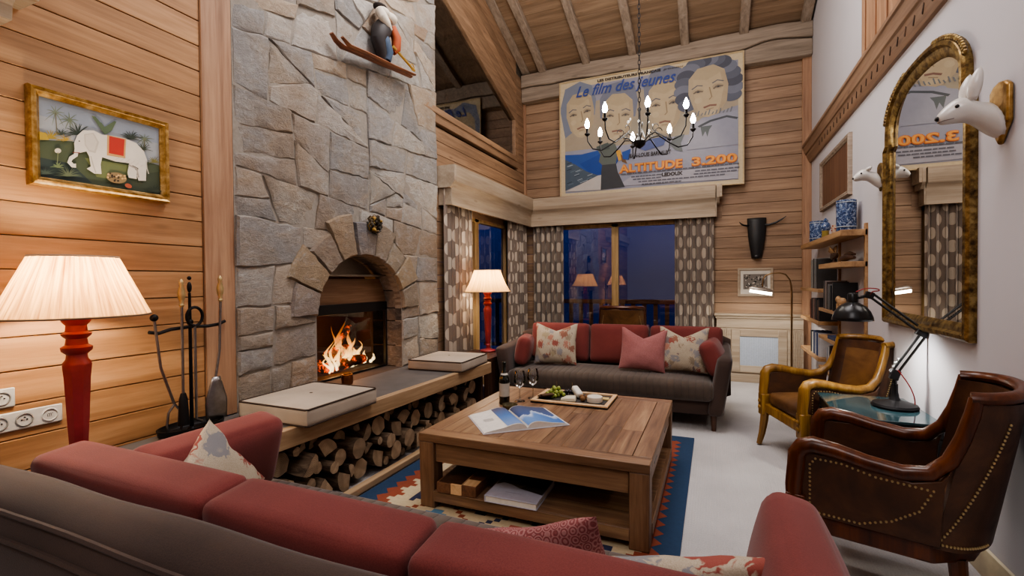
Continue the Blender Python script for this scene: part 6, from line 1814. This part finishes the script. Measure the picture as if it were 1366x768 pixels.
def book(label, y, z, th, h, dep, col, lean=0, x=None, text=None, flat=False):
    t = thing('book', label, 'book', (XR-.005-dep/2 if x is None else x, y, z)); 
    if flat: t.rotation_euler = (0, 0, lean)
    else: t.rotation_euler = (lean, 0, 0)
    cm = plain('cover '+col, col, .55)
    if flat:
        m = MB(); m.bb((-dep/2+.004, -h/2+.004, .003), (dep/2-.004, h/2-.004, th-.003)); link_mesh('page_block', m, M['paper'], t)
        m = MB(); m.bb((-dep/2, -h/2, 0), (dep/2, h/2, .003)); m.bb((-dep/2, -h/2, th-.003), (dep/2, h/2, th)); m.bb((-dep/2, -h/2, 0), (-dep/2+.004, h/2, th)); link_mesh('cover', m, cm, t)
    else:
        m = MB(); m.bb((-dep/2+.003, -th/2+.002, .004), (dep/2-.004, th/2-.002, h-.004)); link_mesh('page_block', m, M['paper'], t)
        m = MB(); m.bb((-dep/2, -th/2, 0), (dep/2, -th/2+.0025, h)); m.bb((-dep/2, th/2-.0025, 0), (dep/2, th/2, h)); m.bb((-dep/2, -th/2, 0), (-dep/2+.004, th/2, h)); link_mesh('cover', m, cm, t, bevel=.0015)
    if text:
        m = MB()
        for k, (s, zz, sz) in enumerate(text):
            vs, fs = text_mesh(s, sz, .0005, 'LEFT', 0, .002)
            m.add([(-dep/2+.012+p.x, -th/2-.001-p.z, zz+p.y) for p in vs], fs)
        link_mesh('lettering', m, plain('cover lettering', 'c0adaa', .7), t, smooth=False)
    return t
# near column, shelf at 1.065
book('tall square black book standing at the near end of its shelf', 4.86, 1.066, .02, .245, .18, '17181b', .0)
for y, th, h, c, l in ((5.02, .03, .22, '2b2a2e', 'charcoal book just behind the black square book'), (5.09, .025, .23, '6d6a6a', 'grey spined book third on the black book shelf'), (5.15, .03, .25, '3a2c28', 'dark brown book on the black book shelf'), (5.21, .02, .26, '8d7f7a', 'tall pale taupe book on the black book shelf'), (5.27, .035, .26, '231f24', 'tall black spine at the far end of the black book shelf')):
    book(l, y, 1.066, th, h, .17, c)
# far column
for y, th, h, c, l in ((5.62, .04, .30, '33302f', 'tall black folder on the upper far shelf'), (5.72, .03, .31, '7c7a78', 'tall grey book on the upper far shelf'), (5.80, .03, .31, '4d4b4a', 'dark grey tall book on the upper far shelf'), (5.9, .03, .30, '8f8b84', 'light grey tall book on the upper far shelf')):
    book(l, y, 1.246, th, h, .17, c)
for i, (th, h, c, l) in enumerate(((.035, .22, '1f1d22', 'black book at the near end of the middle far shelf'), (.03, .21, '47312c', 'brown book second on the middle far shelf'), (.03, .225, '22242e', 'navy book third on the middle far shelf'), (.04, .22, '5d4d48', 'taupe book in the middle far shelf row'), (.03, .215, '8c6f68', 'dusty rose book on the middle far shelf'), (.03, .22, '2f2b2b', 'charcoal book on the middle far shelf'), (.035, .205, '6b3b33', 'rust red book on the middle far shelf'))):
    book(l, 5.56+i*.075, .921, th, h, .16, c)
for i, (th, h, c, l) in enumerate(((.03, .235, 'c3c3c6', 'white book at the near end of the lowest far shelf'), (.03, .23, '3c4c7a', 'blue book beside the white book on the lowest far shelf'), (.025, .225, 'b5b8c2', 'pale grey book on the lowest far shelf'), (.035, .24, '56617f', 'slate blue book on the lowest far shelf'), (.03, .22, 'd0cdc4', 'cream book on the lowest far shelf'), (.03, .23, '3b3d44', 'dark grey book on the lowest far shelf'))):
    book(l, 5.58+i*.08, .561, th, h, .16, c)
# books lying on the low near shelf, and a black book with lettering under it
book('blue book lying flat on the lowest near shelf', 5.0, .801, .03, .22, .15, '3a4566', .05, flat=True, x=XR-.095)
book('red book lying flat on the lowest near shelf, by the gilt armchair', 4.74, .801, .035, .2, .14, '6e2a27', -.05, flat=True, x=XR-.095)
shelf('small oak wall shelf hidden low behind the gilt armchair', 4.58, YM, .50, .185, .03)
book('black book with large pale lettering on its cover, low on the shelves', 4.95, .501, .03, .25, .18, '2a1618', 0, text=[('Debt', .15, .075), ('Hoo', .085, .075)], x=XR-.098)
book('white book standing behind the lettered black book', 5.06, .501, .03, .22, .17, 'c9c6c2')
book('grey white book furthest along the small low shelf', 5.14, .501, .025, .21, .17, 'a5a7ad')

# ------------------------------------------------------------------ lights
def area(name, loc, size, power, col=(1, .86, .7), target=None, sy=None, spread=PI):
    L = bpy.data.lights.new(name, 'AREA'); L.energy = power; L.color = col; L.size = size
    if sy: L.shape = 'RECTANGLE'; L.size_y = sy
    L.spread = spread
    o = bpy.data.objects.new(name, L); COL.objects.link(o); o.location = loc
    d = Vector(target if target else (loc[0], loc[1], 0))-Vector(loc)
    o.rotation_euler = d.to_track_quat('-Z', 'Y').to_euler(); return o
def point(name, loc, power, col=(1, .78, .55), r_=.04):
    L = bpy.data.lights.new(name, 'POINT'); L.energy = power; L.color = col; L.shadow_soft_size = r_
    o = bpy.data.objects.new(name, L); COL.objects.link(o); o.location = loc; return o
def spot(name, loc, target, power, ang, blend=.5, col=(1, .84, .66), r_=.05):
    L = bpy.data.lights.new(name, 'SPOT'); L.energy = power; L.color = col; L.spot_size = math.radians(ang); L.spot_blend = blend; L.shadow_soft_size = r_
    o = bpy.data.objects.new(name, L); COL.objects.link(o); o.location = loc
    o.rotation_euler = (Vector(target)-Vector(loc)).to_track_quat('-Z', 'Y').to_euler(); return o
WARM_ = (1, .80, .58); NEUT = (1, .92, .85)
area('ceiling_wash', (-.8, 3.2, 5.3), 2.2, 90, (1, .94, .93))
area('rear_wash', (-.5, -1.3, 5.0), 2.0, 58, (1, .94, .93), (-.6, 4.0, 1.4))
area('up_wash', (-.8, 3.3, 3.4), 1.6, 38, (1, .91, .84), (-.8, 3.8, 6.5))
point('near_lamp', (-2.45, 1.095, 1.33), 30, (1, .80, .58), .05)
point('far_lamp', (-2.37, 4.83, 1.34), 26, (1, .78, .54), .05)
point('chandelier_glow', (CX, CY_, 2.78), 22, (1, .93, .82), .30)
point('fire_glow', (-2.98, 3.2, .78), 5, (1, .42, .12), .09)
spot('desk_lamp_beam', (LX-.205, LY+.03, LZ+.50), (LX-.16, LY+.0, 0), 9, 150, .4, (1, .93, .82), .03)
spot('desk_lamp_wall', (LX-.15, LY+.03, LZ+.48), (XR, LY-.05, .75), 7, 95, .8, (.98, .97, .95), .04)
spot('floor_lamp_beam', (FLX-.31, FLY-.02, 1.16), (FLX-.33, FLY+.5, 0), 20, 150, .5, (1, .92, .80), .04)
spot('curtain_spot', (-.25, 6.1, 4.6), (-.25, 6.95, 1.6), 42, 42, .7, WARM_)
spot('corner_spot', (-2.1, 5.6, 4.4), (-2.62, 5.9, 1.9), 40, 60, .7, WARM_)
spot('chimney_spot', (-1.4, 3.0, 5.4), (-2.76, 3.2, 2.2), 75, 66, .8, (1, .95, .9))
spot('carpet_spot', (.4, 4.0, 5.3), (.3, 3.6, 0), 60, 34, .7, (.96, .95, 1.0))
spot('painting_spot', (-1.5, .9, 3.4), (-2.76, 1.3, 1.6), 3, 60, .8, WARM_)

# dusk outside
w = bpy.data.worlds.new('dusk'); bpy.context.scene.world = w; w.use_nodes = True
nt = w.node_tree; bg_ = nt.nodes['Background']
tc = nd(nt, 'TexCoord').outputs['Generated']; z_ = nd(nt, 'SeparateXYZ', {0: tc}).outputs[2]
nt.links.new(ramp(nt, z_, [(.0, hexc('0a1430')), (.5, hexc('1b3478')), (.62, hexc('16285c'))]), bg_.inputs[0]); bg_.inputs[1].default_value = 1.3

# ------------------------------------------------------------------ camera
cam = bpy.data.cameras.new('camera'); co = bpy.data.objects.new('camera', cam); COL.objects.link(co)
cam.sensor_width = 36; cam.sensor_fit = 'HORIZONTAL'; cam.lens = 36*630.0/1366; cam.clip_start = .05
yaw, pit, rol = .40434, -.01505, .00844
def cam_row(v):
    X, Y, Z = v
    x = X*math.cos(yaw)+Y*math.sin(yaw); f = -X*math.sin(yaw)+Y*math.cos(yaw); u = Z
    c, s = math.cos(pit), math.sin(pit); u, f = u*c-f*s, u*s+f*c
    c, s = math.cos(rol), math.sin(rol); x, u = x*c-u*s, x*s+u*c
    return x, u, f
cols = [cam_row(e) for e in ((1,0,0), (0,1,0), (0,0,1))]
Rm = Matrix([[cols[i][0], cols[i][1], -cols[i][2]] for i in range(3)])
co.matrix_world = Matrix.Translation((0, 0, 1.35)) @ Rm.to_4x4()
sc = bpy.context.scene; sc.camera = co
sc.view_settings.view_transform = 'AgX'
sc.view_settings.look = 'AgX - Medium High Contrast'
sc.view_settings.exposure = .52
sc.cycles.max_bounces = 8; sc.cycles.transparent_max_bounces = 12; sc.cycles.sample_clamp_indirect = 4; sc.cycles.caustics_reflective = False; sc.cycles.caustics_refractive = False
